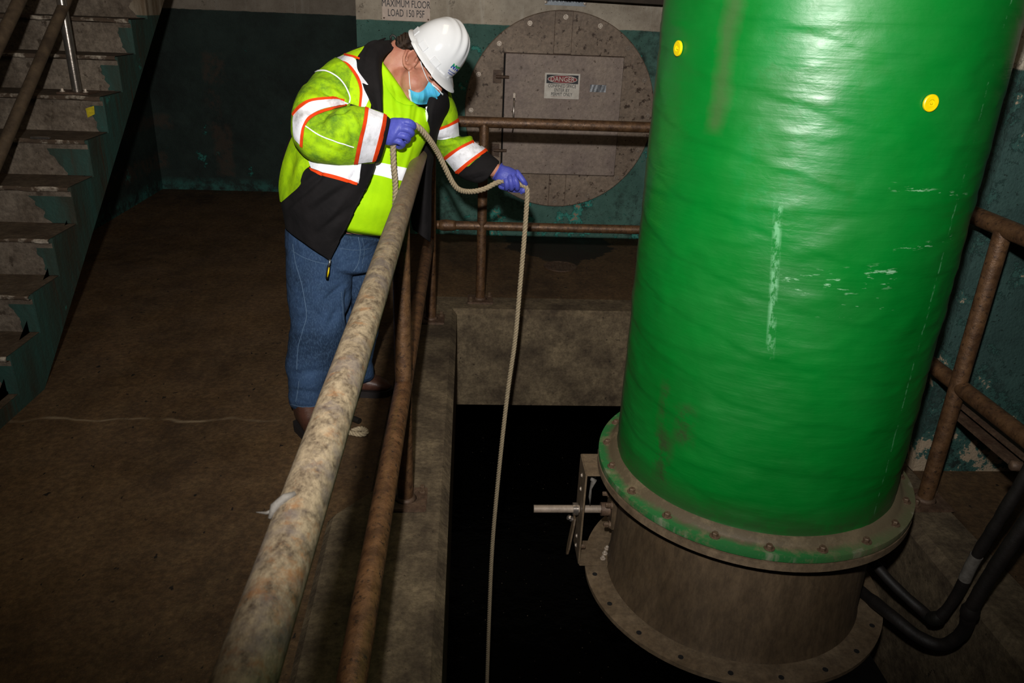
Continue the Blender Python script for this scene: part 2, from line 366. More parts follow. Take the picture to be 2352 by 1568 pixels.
struct(box('ceiling', (-3, -1.5, 3.3), (3.6, 7.5, 3.5), M['ceil']))
bm = bmesh.new()
a0, a1 = at(1150, -12, 5.7), at(1700, 22, 5.7)
for dy in (0, 1):
    pass
vs = []
for yy in (5.6, 5.9):
    for p in (a0, a1):
        for dz in (0, .25): vs.append(bm.verts.new((p.x, yy, p.z + dz)))
for f in ((0, 1, 3, 2), (4, 6, 7, 5), (0, 2, 6, 4), (1, 5, 7, 3), (0, 4, 5, 1), (2, 3, 7, 6)): bm.faces.new([vs[i] for i in f])
fix(bm); struct(from_bm('trim_2', bm, M['dark_bar'], None, False))  # dark sloping bar high on the hatch wall

# ------------------------------------------------------------------ concrete staircase
st = empty('staircase', (-2.3, 3.2, ZF)); tag(st, 'worn concrete staircase with teal painted side rising along the left wall', 'stairs')
RUN, RISE, Y0, Z0 = .2455, .178, 4.229, 1.119       # a known nosing
NOSE = [(Y0 + RUN * k, Z0 + RISE * k) for k in range(-6, 5)]
def soffit(y): return .075 + (y - 3.283) * .755
for i, (ny, nz) in enumerate(NOSE):
    bm = bmesh.new(); n = 26
    # riser face + tread of this step, edge worn by noise
    rows = [(ny + .022, nz - RISE), (ny + .014, nz - .024), (ny - .008, nz - .018), (ny - .012, nz - .008), (ny - .004, nz), (ny + .05, nz), (ny + RUN + .024, nz)]
    grid = []
    for j in range(n + 1):
        x = -2.745 + j / n * (2.745 - 1.862)
        grid.append([bm.verts.new((x, yy + fbm((x * 9, yy * 3 + i, zz * 2)) * .006, zz + (fbm((x * 11, i * 3.1, k)) * .006 if k in (2, 3, 4) else 0))) for k, (yy, zz) in enumerate(rows)])
    for j in range(n):
        for k in range(len(rows) - 1):
            f = bm.faces.new((grid[j][k], grid[j + 1][k], grid[j + 1][k + 1], grid[j][k + 1])); f.material_index = 0 if k == 0 else 2 if k in (2, 3) else 1
    # underside back so that the step is a solid block
    nb = [bm.verts.new((x, ny + RUN + .024, nz - .08)) for x in (-2.745, -1.862)]
    bm.faces.new((grid[0][-1], grid[n][-1], nb[1], nb[0])); bm.faces.new((nb[0], nb[1], grid[n][0], grid[0][0]))
    fix(bm); from_bm('step', bm, [M['step'], M['tread'], M['nosing']], st, False)
bm = bmesh.new()                                     # side face of the flight (teal)
top = []
for ny, nz in NOSE: top += [(ny, nz - RISE), (ny, nz)]
top.append((NOSE[-1][0] + RUN, NOSE[-1][1]))
prof = top + [(NOSE[-1][0] + RUN, soffit(NOSE[-1][0] + RUN)), (3.18, ZF), (top[0][0], ZF)]
prof = [(y + .018, z - .004) for y, z in prof]
vsA = [bm.verts.new((-1.858, y, z)) for y, z in prof]; vsB = [bm.verts.new((-1.9, y, z)) for y, z in prof]
bm.faces.new(vsA); bm.faces.new(vsB[::-1])
for i in range(len(prof)):
    j = (i + 1) % len(prof); bm.faces.new((vsA[j], vsA[i], vsB[i], vsB[j]))
fix(bm); from_bm('stair_side', bm, M['stringer'], st, False)
bm = bmesh.new()                                     # core of the flight under the steps
yl = NOSE[-1][0] + RUN
core = [(NOSE[0][0] + .03, ZF), (NOSE[0][0] + .03, NOSE[0][1] - RISE - .01), (yl, NOSE[-1][1] - RISE - .0), (yl, soffit(yl)), (3.2, ZF)]
a = [bm.verts.new((-2.745, y, z)) for y, z in core]; b = [bm.verts.new((-1.9, y, z)) for y, z in core]
bm.faces.new(a); bm.faces.new(b[::-1])
for i in range(len(core)):
    j = (i + 1) % len(core); bm.faces.new((a[j], a[i], b[i], b[j]))
fix(bm); from_bm('stair_core', bm, M['step'], st, False)
# paint that laps onto the right ends of the risers
for i, (ny, nz) in enumerate(NOSE):
    bm = bmesh.new(); n = 14; w0 = .07 + .05 * random.random() + (.1 if i in (4, 5) else 0)
    L = []; R_ = []
    for k in range(n + 1):
        z = nz - RISE + .004 + (RISE - .05) * k / n
        xl = -1.862 - w0 * (.55 + .45 * k / n) - fbm((i * 5.3, z * 22, 1)) * .03
        L.append(bm.verts.new((xl, ny + .0085, z))); R_.append(bm.verts.new((-1.857, ny + .0085, z)))
    for k in range(n): bm.faces.new((L[k], R_[k], R_[k + 1], L[k + 1]))
    from_bm('riser_paint', bm, M['stringer'], st, False)
# handrail on the stair
hr = empty('stair_handrail', (-2.025, 4.34, 1.119)); tag(hr, 'brown stair handrail pipes with a bright steel post on the concrete steps', 'handrail')
d = Vector((0, 1, .7275))
tube('mid_rail', [Vector((-2.025, 2.9, .478)), Vector((-2.025, 5.4, 2.297))], .026, M['brownrail'], hr)
tube('top_rail', [Vector((-2.025, 2.9, .80)), Vector((-2.025, 5.4, 2.615))], .027, M['brownrail'], hr)
tube('post', [(-2.025, 4.34, 1.12), (-2.025, 4.34, 1.85)], .024, M['chrome'], hr)['label'] = 'bright steel post'
bm = bmesh.new(); add_box(bm, (-2.10, 4.27, 1.119), (-1.94, 4.41, 1.129), .003); from_bm('base_plate', bm, M['plate'], hr, False)
for dx in (-.055, .06): bolt((-2.025 + dx, 4.30, 1.129), (0, 0, 1), .008, .016, M['bolt'], hr)
o = box('metal_strip', (-2.11, 3.965, .943), (-2.02, 3.985, .953), M['chrome'], None, .002); tag(o, 'short bright metal strip lying on a stair tread edge', 'strip')
p = [at(198, 248, 4.2), at(216, 243, 4.2), at(218, 261, 4.2), at(203, 270, 4.2)]
def onx(px, py, x):
    dd = ray(px, py); return CAM + dd * (x / dd.x)
bm = bmesh.new(); q = [at(px, py, 4.2365) for px, py in ((197, 249), (216, 243), (218, 262), (202, 270))]
qq = [v + Vector((0, -.003, 0)) for v in q]; va = [bm.verts.new(v) for v in q]; vb = [bm.verts.new(v) for v in qq]
bm.faces.new(vb); bm.faces.new(va[::-1])
for i in range(4): j = (i + 1) % 4; bm.faces.new((va[i], va[j], vb[j], vb[i]))
fix(bm); o = from_bm('tape_patch', bm, M['yellowtape'], None, False); tag(o, 'small yellow tape patch on the teal side of the stairs', 'tape')

# ------------------------------------------------------------------ guard railing round the pit (left run and back run)
gr = empty('guard_railing', (-.2, 2.33, 0)); tag(gr, 'long rusty pipe railing along the left and back of the pit', 'railing')
RX, RZ, RZM, RY = -.2, 1.033, .455, 4.39
tube('top_rail', [(RX, y, RZ) for y in [-.2 + .2 * k for k in range(23)] + [4.37]], .0305, M['toprail'], gr)
tube('mid_rail', [(RX, y, RZM) for y in [-.2 + .2 * k for k in range(23)] + [4.37]], .029, M['midrail'], gr)
tube('top_rail', [(RX, RY, RZ), (1.74, RY, RZ + .002)], .0295, M['rail'], gr)
tube('mid_rail', [(RX, RY, RZM), (1.74, RY, RZM)], .0255, M['rail'], gr)
# flattened, welded end of the mid rail
bm = bmesh.new(); add_lathe(bm, [(.012, -.05), (.03, -.03), (.034, 0), (.03, .04), (.027, .06)], (-.12, RY - .004, RZM), (1, 0, 0), 18); fix(bm); from_bm('weld_end', bm, M['rail'], gr)
def post(x, y, plate=True, px=.075, mat='rail', gp=None, yoff=0):
    gp = gp or gr
    tube('post', [(x, y, 0.008), (x, y, RZ - .01)], .0275, M[mat], gp)
    bm = bmesh.new(); add_box(bm, (x - px, y - .07 + yoff, 0), (x + px, y + .07 + yoff, .012), .003); from_bm('base_plate', bm, M['plate'], gp, False)
    for sx, sy in ((.75, .6), (-.75, -.6)): bolt((x + px * sx, y + .07 * sy + yoff, .012), (0, 0, 1), .009, .022, M['rustbolt'], gp)
    bm = bmesh.new(); add_lathe(bm, [(.040, 0), (.033, .009), (.0275, .013)], (x, y, .011), (0, 0, 1), 20); fix(bm); from_bm('weld_collar', bm, M['plate'], gp)
post(RX, 2.332); post(-.19, 4.06); post(.087, RY); post(RX, .45)
rr = empty('side_railing', (1.70, 2.34, 0)); tag(rr, 'short rusty pipe railing standing right of the green pipe', 'railing')
tube('top_rail', [(1.705, .9, RZ), (1.705, 4.36, RZ)], .0295, M['rail'], rr); tube('mid_rail', [(1.705, .9, .475), (1.705, 4.36, .475)], .028, M['rail'], rr)
post(1.70, 2.34, True, .075, 'rail', rr, -.0); post(1.70, 4.0, True, .075, 'rail', rr)
# strut channel under the side rail
sc = empty('strut_channel', (1.79, 2.2, .36)); tag(sc, 'rusty steel channel of two lips under the railing right of the green pipe', 'bracket')
bm = bmesh.new(); add_box(bm, (1.752, 1.2, .372), (1.80, 2.43, .384), .002); from_bm('upper_lip', bm, M['plate'], sc, False)
bm = bmesh.new(); add_box(bm, (1.752, 1.2, .325), (1.80, 2.43, .337), .002); from_bm('lower_lip', bm, M['plate'], sc, False)
bm = bmesh.new(); add_box(bm, (1.80, 1.2, .325), (1.812, 2.43, .384), .002); from_bm('web', bm, M['dark'], sc, False)
# torn wrap on the hand rail
sw = empty('cloth_wisp', at(608, 1235, .80)); tag(sw, 'small white shred of cloth snagged on the near hand rail', 'cloth')
def wisp(name, pts, r):
    bm = bmesh.new(); add_tube(bm, pts, r, 8); fix(bm); from_bm(name, bm, M['frag'], sw)
c0 = Vector((RX, .82, RZ)); th = math.radians(112)
def on_rail(y, a, lift=.002): return Vector((RX + (.0305 + lift) * math.cos(a), y, RZ + (.0305 + lift) * math.sin(a)))
wisp('shred', [on_rail(.815, math.radians(96), .001), on_rail(.808, math.radians(115), .002), on_rail(.80, math.radians(140), .003), on_rail(.79, math.radians(158), .002)], [.003, .006, .006, .002])
wisp('thread', [on_rail(.80, math.radians(150), .002), on_rail(.80, math.radians(160), .008), on_rail(.803, math.radians(166), .02)], [.003, .002, .0005])

# ------------------------------------------------------------------ round hatch on the back wall
YH = 5.9
HC = Vector((.665, YH, .918)); HR = .692
ha = empty('round_hatch', HC); tag(ha, 'large round stained steel hatch with a square door on the back wall', 'hatch')
lathe('cover_disc', [(HR, 0), (HR, .02), (HR - .006, .026), (0.001, .026)], HC, M['hatch'], ha, (0, -1, 0), 96)
def hbox(name, x0, z0, x1, z1, t0, t1, mat, bev=.003, par=None):
    bm = bmesh.new(); add_box(bm, (x0, YH - t1, z0), (x1, YH - t0, z1), bev); return from_bm(name, bm, mat, par or ha, False)
for a_ in ((.591, 1.32, .719, 1.604), (.614, .231, .742, .474)): hbox('strap_seam', *a_, .026, .0285, M['plate'], .001)
hbox('strap_plate', .595, 1.325, .715, 1.60, .026, .034, M['hatch']); hbox('strap_plate', .618, .235, .738, .47, .026, .034, M['hatch'])
hbox('strap_plate', -.02, .93, .235, .955, .026, .030, M['hatch']); hbox('strap_plate', 1.10, .905, 1.335, .92, .026, .030, M['hatch'])
hbox('door_frame', .243, .470, 1.103, 1.320, .026, .031, M['plate'])
hbox('door_gap', .246, .478, .256, 1.313, .031, .034, M['dark'], .001)
hbox('door_panel', .256, .478, 1.098, 1.313, .029, .050, M['door'], .004)
for zz in (1.155, .64):
    hbox('hinge', .17, zz - .045, .232, zz + .045, .026, .036, M['plate']); hbox('hinge', .275, zz - .02, .375, zz + .02, .05, .057, M['door'])
    tube('hinge_pin', [(.19, YH - .052, zz), (.285, YH - .055, zz)], .011, M['plate'], ha, 12)
tube('door_handle', [(.325, YH - .05, 1.02), (.325, YH - .075, 1.0), (.325, YH - .078, .80), (.323, YH - .05, .775)], .006, M['chrome'], ha, 10)
hbox('handle_clip', .318, 1.0, .334, 1.05, .05, .062, M['bolt'])
for k in range(16):
    ph = 2 * PI * k / 16 + PI / 2
    r_ = HR - .045
    bolt((HC.x + r_ * math.cos(ph), YH - (.034 if k in (0, 8) else .026), HC.z + r_ * math.sin(ph)), (0, -1, 0), .011, .012, M['bolt'] if k < 6 or k == 15 else M['steelgrey'], ha)
for x, z in ((.37, 1.24), (.52, 1.235), (.665, 1.23), (.81, 1.225), (.96, 1.22), (.50, .555), (.64, .55), (.78, .545), (.92, .545), (1.05, .62), (1.06, 1.1)):
    bolt((x, YH - .05, z), (0, -1, 0), .008, .006, M['door'], ha, 'rivet')
lathe('lift_lug', [(.02, 0), (.022, .012), (.01, .02)], (1.06, YH - .05, .84), M['plate'], ha, (0, -1, 0), 16)
bm = bmesh.new(); g = [[], []]
for i in range(9):
    x = .868 + i * .0145
    for j, z in enumerate((1.075, 1.125)): g[j].append(bm.verts.new((x, YH - .0525 - random.random() * .003, z + fbm((i, j, 3)) * .012)))
for i in range(8): bm.faces.new((g[0][i], g[0][i + 1], g[1][i + 1], g[1][i]))
from_bm('tape_scrap', bm, M['tapegrey'], ha, False)
# signs
X, Z_, UP = Vector((1, 0, 0)), Vector((0, 0, 1)), Vector((0, 0, 1))
ds = empty('danger_sign', (.668, YH - .05, 1.107)); tag(ds, 'white sign reading DANGER CONFINED SPACE on the hatch door', 'sign')
SX, SZ, SY = .666, 1.107, YH - .051
bm = bmesh.new(); add_box(bm, (SX - .126, SY - .003, SZ - .087), (SX + .126, SY, SZ + .087), .001); from_bm('sign_plate', bm, M['signw'], ds, False)
bm = bmesh.new(); add_box(bm, (SX - .114, SY - .0045, SZ + .017), (SX + .114, SY - .003, SZ + .076)); from_bm('header_panel', bm, M['ink'], ds, False)
def oval(name, a, b, y0, y1, mat):
    bm = bmesh.new(); vs = [[bm.verts.new((SX + a * math.cos(2 * PI * k / 48), y, SZ + .0465 + b * math.sin(2 * PI * k / 48))) for k in range(48)] for y in (y0, y1)]
    bm.faces.new(vs[0]); 
    for k in range(48): bm.faces.new((vs[0][k], vs[0][(k + 1) % 48], vs[1][(k + 1) % 48], vs[1][k]))
    fix(bm); return from_bm(name, bm, mat, ds, False)
oval('oval_border', .106, .0275, SY - .0052, SY - .0045, M['signw']); oval('red_oval', .102, .0245, SY - .0058, SY - .0052, M['signred'])
place_text('DANGER', .047, (SX, SY - .0066, SZ + .0455), X, UP, M['signw'], ds, .92, .0003)
for s, z in (('CONFINED SPACE', .001), ('ENTER BY', -.028), ('PERMIT ONLY', -.0565)):
    place_text(s, .0335, (SX, SY - .0038, SZ + z - .001), X, UP, M['ink'], ds, .74, 0.0)
bm = bmesh.new(); add_box(bm, (SX - .078, SY - .0035, SZ - .0745), (SX + .07, SY - .003, SZ - .0730)); from_bm('small_print', bm, M['signred'], ds, False)
fs = empty('floor_load_sign', (-.445, YH - .002, 1.58)); tag(fs, 'pinkish sign reading MAXIMUM FLOOR LOAD 150 PSF on the wall', 'sign')
c = (at(877, 0, 5.9) + at(988, 0, 5.9)) / 2; fx = c.x; zb = at(932, 48, 5.9).z; wd = (at(987, 20, 5.9).x - at(877, 20, 5.9).x) / 2
bm = bmesh.new(); add_box(bm, (fx - wd, YH - .006, zb), (fx + wd, YH - .001, zb + .30), .001); from_bm('sign_plate', bm, M['signp'], fs, False)
bm = bmesh.new(); add_box(bm, (fx - wd * .85, YH - .008, zb + .148), (fx + wd * .85, YH - .006, zb + .26)); from_bm('blue_band', bm, M['signblue'], fs, False)
place_text('MAXIMUM FLOOR', .066, (fx + .0, YH - .008, zb + .106), X + UP * -.012, UP, M['ink'], fs, .62, 0.0)
place_text('LOAD 150 PSF', .066, (fx, YH - .008, zb + .046), X + UP * -.012, UP, M['ink'], fs, .62, 0.0)
for sx in (-1, 1): lathe('screw', [(.006, 0), (.006, .004), (.003, .005)], (fx + sx * (wd - .012), YH - .006, zb + .014), M['rustbolt'], fs, (0, -1, 0), 10)
cs = empty('channel_sign', (.66, YH - .002, 1.7)); tag(cs, 'bluish grey plate reading CHANNEL NO.4 above the round hatch', 'sign')
cl, cr = at(1251, 11, 5.9), at(1345, 15, 5.9); zc = (cl.z + cr.z) / 2
bm = bmesh.new(); add_box(bm, (cl.x, YH - .006, zc), (cr.x, YH - .001, zc + .16), .001); from_bm('sign_plate', bm, M['signg'], cs, False)
place_text('CHANNEL NO.4', .062, ((cl.x + cr.x) / 2, YH - .008, zc + .042), X, UP, M['ink'], cs, .62, .001)
for px_ in (cl.x + .006, cr.x - .006):
    lathe('screw', [(.012, 0), (.012, .004), (.006, .007)], (px_, YH - .006, zc + .018), M['bolt'], cs, (0, -1, 0), 12)
# floor drain
fd = empty('floor_drain', (.649, 5.145, ZF)); tag(fd, 'round rusty drain cover set in the floor below the hatch', 'drain')
lathe('rim', [(.115, 0), (.115, .006), (.095, .006), (.095, .002)], (.649, 5.145, ZF), M['plate'], fd, (0, 0, 1), 32)
bm = bmesh.new()
for k in range(7):
    x = -.081 + k * .027; h = math.sqrt(max(.0, .094 ** 2 - x * x)); add_box(bm, (.649 + x - .008, 5.145 - h, ZF), (.649 + x + .008, 5.145 + h, ZF + .005))
from_bm('grate', bm, M['plate'], fd, False)
# red pipe stub on the wall, mostly hidden by the pipe
c = at(1512, 322, 5.84); rs = empty('red_pipe', c); tag(rs, 'red painted pipe end behind the green pipe near the back railing', 'pipe')
lathe('pipe_end', [(.001, 0), (.03, 0), (.034, .004), (.034, .09)], c + Vector((-.03, 0, 0)), M['red'], rs, (1, 0, 0), 20); lathe('coupling', [(.034, 0), (.042, .002), (.042, .06), (.034, .062)], c + Vector((.06, 0, 0)), M['red'], rs, (1, 0, 0), 20)
tube('pipe_run', [c + Vector((.1, 0, 0)), c + Vector((.55, 0, 0))], .03, M['red'], rs)

# ================================================================== GREEN PIPE
PC = Vector((.96, 2.21, 0)); PR = .4455; PZ = .25
def cyl_hit(px, py, R=PR):
    d_ = ray(px, py); o_ = CAM - PC; a_ = d_.x ** 2 + d_.y ** 2; b_ = o_.x * d_.x + o_.y * d_.y; c_ = o_.x ** 2 + o_.y ** 2 - R * R
    disc = b_ * b_ - a_ * c_; t_ = (-b_ - math.sqrt(max(disc, 0))) / a_; p_ = CAM + d_ * t_
    return math.atan2(p_.x - PC.x, -(p_.y - PC.y)), p_.z       # angle from the camera-side direction, height
def pipe_mat():
    t = NT('green_wrapped_pipe')
    uv = t.nd('ShaderNodeUVMap').outputs[0]; U, V, _ = t.xyz(uv)   # metres round, metres up
    mp = t.nd('ShaderNodeCombineXYZ'); t.put(mp.inputs[0], U); t.put(mp.inputs[1], V); uvv = mp.outputs[0]
    def bx(pts, soft=.02, wob=.03, ns=9):
        (x0, z0), (x1, z1) = pts
        u2 = t.math('ADD', U, t.math('MULTIPLY', t.math('SUBTRACT', t.noise(ns, 5, .7, uvv), .5), wob * 2))
        m = t.math('MULTIPLY', t.mapr(u2, x0 - soft, x0 + soft), t.mapr(u2, x1 + soft, x1 - soft))
        return t.math('MULTIPLY', m, t.math('MULTIPLY', t.mapr(V, z0 - soft, z0 + soft), t.mapr(V, z1 + soft, z1 - soft)))
    def m(px, py): a, z = cyl_hit(px, py); return (a * PR, z)
    c = t.mix(t.mapr(t.noise(2.2, 5, .6, uvv), .35, .65), srgb('005517'), srgb('00621d'))
    # dull film left of the upper middle
    a, b = m(1660, 300), m(1990, 0); film = t.math('MULTIPLY', t.mapr(t.noise(5, 7, .72, uvv), .47, .52), t.mapr(U, m(1900, 200)[0] + .2, m(1820, 200)[0]))
    film = t.math('MULTIPLY', film, t.math('MULTIPLY', t.mapr(V, 1.05, 1.25), t.mapr(U, m(1700, 200)[0], m(1760, 200)[0])))
    c = t.mix(t.math('MULTIPLY', film, .45), c, srgb('00662a'))
    s1 = bx(((m(1650, 150)[0]), m(1640, 310)[1]) and ((m(1645, 150)[0], m(1640, 300)[1]), (m(1680, 150)[0], 3.3)), .016, .035, 5)
    c = t.mix(t.math('MULTIPLY', s1, .55), c, srgb('3c4a2c'))
    s2 = t.mapr(U, m(1485, 600)[0] - .01, m(1455, 600)[0] - .03); c = t.mix(t.math('MULTIPLY', s2, .0), c, srgb('5b7044'))
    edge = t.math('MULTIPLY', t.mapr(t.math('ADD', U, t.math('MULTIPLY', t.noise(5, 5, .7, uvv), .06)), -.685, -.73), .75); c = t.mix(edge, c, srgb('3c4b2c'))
    # chalky vertical scuff and scratches
    a0_, a1_ = m(1770, 820), m(1785, 460)
    ctr = t.mapr(V, a0_[1], a1_[1], m(1772, 800)[0], m(1787, 470)[0])
    dx = t.math('ABSOLUTE', t.math('SUBTRACT', U, ctr))
    sc = t.math('MULTIPLY', t.mapr(dx, .013, .004), t.math('MULTIPLY', t.mapr(V, a0_[1] - .01, a0_[1] + .03), t.mapr(V, a1_[1] + .01, a1_[1] - .02)))
    sc = t.math('MULTIPLY', sc, t.mapr(t.noise(32, 6, .7, uvv, (1.6, .7, 1)), .45, .55))
    c = t.mix(t.math('MULTIPLY', sc, .5), c, srgb('6fa47c'))
    for (p0, p1, th, wdt) in (((1790, 650), (2060, 630), .60, .02), ((2048, 428), (2218, 452), .58, .006), ((2060, 572), (2190, 545), .56, .005), ((1980, 642), (2050, 620), .55, .006), ((1830, 690), (2060, 700), .64, .02)):
        q0, q1 = m(*p0), m(*p1)
        ctr = t.mapr(U, q0[0], q1[0], q0[1], q1[1]); dz = t.math('ABSOLUTE', t.math('SUBTRACT', V, ctr))
        k = t.math('MULTIPLY', t.mapr(dz, wdt * 2, wdt * .6), t.math('MULTIPLY', t.mapr(U, q0[0] - .01, q0[0] + .01), t.mapr(U, q1[0] + .01, q1[0] - .01)))
        k = t.math('MULTIPLY', k, t.mapr(t.noise(45, 4, .6, uvv, (.45, 2, 1)), th, th + .05))
        c = t.mix(t.math('MULTIPLY', k, .55), c, srgb('8fb596'))
    # long scratch on the right
    q0, q1 = m(2195, 480), m(2318, 20); ctr = t.mapr(V, q0[1], q1[1], q0[0], q1[0]); dx = t.math('ABSOLUTE', t.math('SUBTRACT', U, ctr))
    k = t.math('MULTIPLY', t.mapr(dx, .004, .001), t.mapr(t.noise(30, 5, .7, uvv), .5, .58)); c = t.mix(t.math('MULTIPLY', k, .5), c, srgb('5f9c70'))
    # grime towards the base and brown patches
    g = t.math('MULTIPLY', t.mapr(V, PZ + .13, PZ + .0), t.mapr(t.noise(6, 6, .7, uvv), .25, .52)); c = t.mix(t.math('MULTIPLY', g, .9), c, srgb('262c1c'))
    for p0, p1 in (((1500, 1060), (1540, 880)), ((1545, 1010), (1595, 940)), ((1500, 1100), (1545, 1010))):
        q0, q1 = m(*p0), m(*p1); k = t.math('MULTIPLY', bx((q0, q1), .02, .03, 7), t.mapr(t.noise(13, 6, .7, uvv), .42, .58)); c = t.mix(t.math('MULTIPLY', k, .75), c, srgb('2a331e'))
    # wrinkled tape relief
    nn = t.noise(7, 5, .55, uvv, (1, 2.4, 1), .4); n2 = t.noise(34, 4, .6, uvv, (1, 2.2, 1), .4); ln = t.noise(2.5, 3, .6, uvv, (.3, 14, 1))
    t.bump(t.math('ADD', t.math('ADD', t.math('MULTIPLY', nn, 1.0), t.math('MULTIPLY', n2, .35)), t.math('MULTIPLY', ln, .8)), .0028, .6)
    return t.done(c, t.mapr(t.noise(4, 5, .6, uvv), .35, .65, .33, .5), 0, .45)
gp = empty('green_pipe', (PC.x, PC.y, PZ)); tag(gp, 'huge green wrapped vertical pipe hanging over the pit', 'pipe')
bm = bmesh.new(); uvl = bm.loops.layers.uv.new('UVMap'); NU, NV = 220, 480; ZT = 3.28
grid = []
for j in range(NV + 1):
    z = PZ + .012 + (ZT - PZ) * (j / NV); row = []
    for i in range(NU):
        a = 2 * PI * i / NU - PI
        s_ = (z + .085 * a - .02 * fbm((math.cos(a) * 2, math.sin(a) * 2, z * 1.3))) / .155
        fr = s_ - math.floor(s_); lap = .0018 * (1 - fr) * min(1, fr / .045)
        s3 = (z - .03 * a + 7) / .41; fr3 = s3 - math.floor(s3); lap += .0016 * (1 - fr3) * min(1, fr3 / .03)
        wr = .0035 * max(0, fbm((a * 3 + z * 9, z * 14 - a * 3, 4), 1, 2)) if z < 1.6 else .001 * fbm((a * 3, z * 8, 4))
        fl = .012 * max(0, 1 - (z - PZ) / .035)
        r = PR - .003 + lap + wr + fl
        row.append(bm.verts.new((PC.x + r * math.sin(a), PC.y - r * math.cos(a), z)))
    grid.append(row)
for j in range(NV):
    for i in range(NU):
        k = (i + 1) % NU; f = bm.faces.new((grid[j][i], grid[j][k], grid[j + 1][k], grid[j + 1][i]))
        for lp, (ii, jj) in zip(f.loops, ((i, j), (i + 1, j), (i + 1, j + 1), (i, j + 1))):
            lp[uvl].uv = ((2 * PI * ii / NU - PI) * PR, PZ + .012 + (ZT - PZ) * jj / NV)
from_bm('pipe_wrap', bm, pipe_mat(), gp)
FR = .505
def flange_mat():
    t = NT('painted_flange'); x, y, z = t.xyz(); dx = t.math('SUBTRACT', x, PC.x); dy = t.math('SUBTRACT', y, PC.y)
    rad = t.math('SQRT', t.math('ADD', t.math('MULTIPLY', dx, dx), t.math('MULTIPLY', dy, dy)))
    rr_ = t.math('ADD', rad, t.math('MULTIPLY', t.math('SUBTRACT', t.noise(9, 5, .7), .5), .05))
    c = t.mix(t.mapr(rr_, .468, .488), srgb('4a402f'), srgb('1f5a2b'))
    c = t.mix(t.math('MULTIPLY', t.mapr(t.noise(11, 6, .72), .5, .66), .8), c, srgb('6a5c46'))
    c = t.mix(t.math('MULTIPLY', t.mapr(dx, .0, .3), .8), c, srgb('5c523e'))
    k = t.math('MULTIPLY', t.mapr(rr_, .494, .5), t.mapr(t.noise(14, 5, .7, stretch=(1, 1, .2)), .52, .66)); c = t.mix(t.math('MULTIPLY', k, .6), c, srgb('7d7868'))
    t.bump(t.noise(60, 4), .001); return t.done(c, .6, 0, .3)
lathe('flange', [(PR - .02, .03), (PR + .008, .03), (PR + .02, .012), (PR + .03, .006), (FR, .004), (FR + .001, -.006), (FR, -.016), (PR - .03, -.016)], (PC.x, PC.y, PZ), flange_mat(), gp, (0, 0, 1), 120, 60)
NB = 20
for k in range(NB):
    a = 2 * PI * (k + .32) / NB; bolt((PC.x + .477 * math.sin(a), PC.y - .477 * math.cos(a), PZ + .005), (0, 0, 1), .0098, .012, M['rustbolt'], gp)
for px, py in ((1555, 111), (2140, 237)):
    a, z = cyl_hit(px, py, PR + .006); n_ = Vector((math.sin(a), -math.cos(a), 0)); c = Vector((PC.x, PC.y, z)) + n_ * (PR + .001)
    lathe('yellow_washer', [(.019, 0), (.019, .004), (.017, .0055), (.008, .0055), (.0075, .002), (.003, .002), (.003, .006), (.001, .0065)], c, M['yellow'], gp, n_, 24)['label'] = 'yellow plastic washer'
lathe('support_collar', [(PR + .004, 0), (PR + .05, 0), (PR + .05, .02), (PR + .004, .02)], (PC.x, PC.y, 3.26), M['ring'], gp, (0, 0, 1), 64)
# damper collar bolted beneath
LZ = -.18; LC = Vector((.935, 2.165, LZ)); 
dc = empty('damper_collar', (PC.x, PC.y, LZ)); tag(dc, 'short dusty steel collar with flanges bolted under the green pipe', 'pipe collar')
bm = bmesh.new()
def ringat(r, z, n=96):
    f_ = (z - LZ) / (PZ - .02 - LZ); cx = LC.x + (PC.x - LC.x) * f_; cy = LC.y + (PC.y - LC.y) * f_
    return [Vector((cx + r * math.cos(2 * PI * k / n), cy + r * math.sin(2 * PI * k / n), z)) for k in range(n)]
rings_bm(bm, [ringat(.42, PZ - .045), ringat(.418, .15), ringat(.418, 0), ringat(.42, LZ + .03), ringat(.425, LZ + .008)], True, False)
rings_bm(bm, [ringat(.41, PZ - .045), ringat(.41, LZ - .01)], True, False); fix(bm); from_bm('collar_wall', bm, M['spool'], dc)
bm = bmesh.new(); rings_bm(bm, [ringat(.41, PZ - .05), ringat(FR, PZ - .045), ringat(FR + .001, PZ - .022), ringat(.41, PZ - .020), ringat(.41, PZ - .05)], True, False); fix(bm); from_bm('upper_flange', bm, M['ring'], dc, True, 40)
bm = bmesh.new(); rings_bm(bm, [ringat(.41, LZ - .008), ringat(.502, LZ - .008), ringat(.503, LZ + .006), ringat(.425, LZ + .008), ringat(.41, LZ - .008)], True, False); fix(bm); from_bm('lower_flange', bm, M['ring'], dc, True, 40)
for k in range(20):
    a = 2 * PI * (k + .1) / 20
    lathe('bolt_hole', [(.0085, 0), (.0085, .0012), (.001, .0012)], (LC.x + .474 * math.sin(a), LC.y - .474 * math.cos(a), LZ + .0075), M['dark'], dc, (0, 0, 1), 12)
for k in range(14):
    a = 2 * PI * (k + .6) / 14; p_ = Vector((PC.x + .477 * math.sin(a), PC.y - .477 * math.cos(a), PZ - .046))
    if p_.y < PC.y + .2: bolt(p_, (0, 0, -1), .008, .016, M['rustbolt'], dc, 'nut')
# shaft, bracket, handle on the left of the collar
ax = (at(1240, 1167, 1.80), at(1400, 1167, 1.92))
YS = 2.27
sh0 = at(1226, 1168, YS); sh1 = Vector((LC.x - .40, YS, sh0.z)); SZ_ = sh0.z
tube('shaft', [sh0, Vector((sh1.x, YS, SZ_))], .0135, M['steelgrey'], dc, 20)['label'] = 'grey steel shaft end'
xb = .412
bt, bb_ = .196, -.172
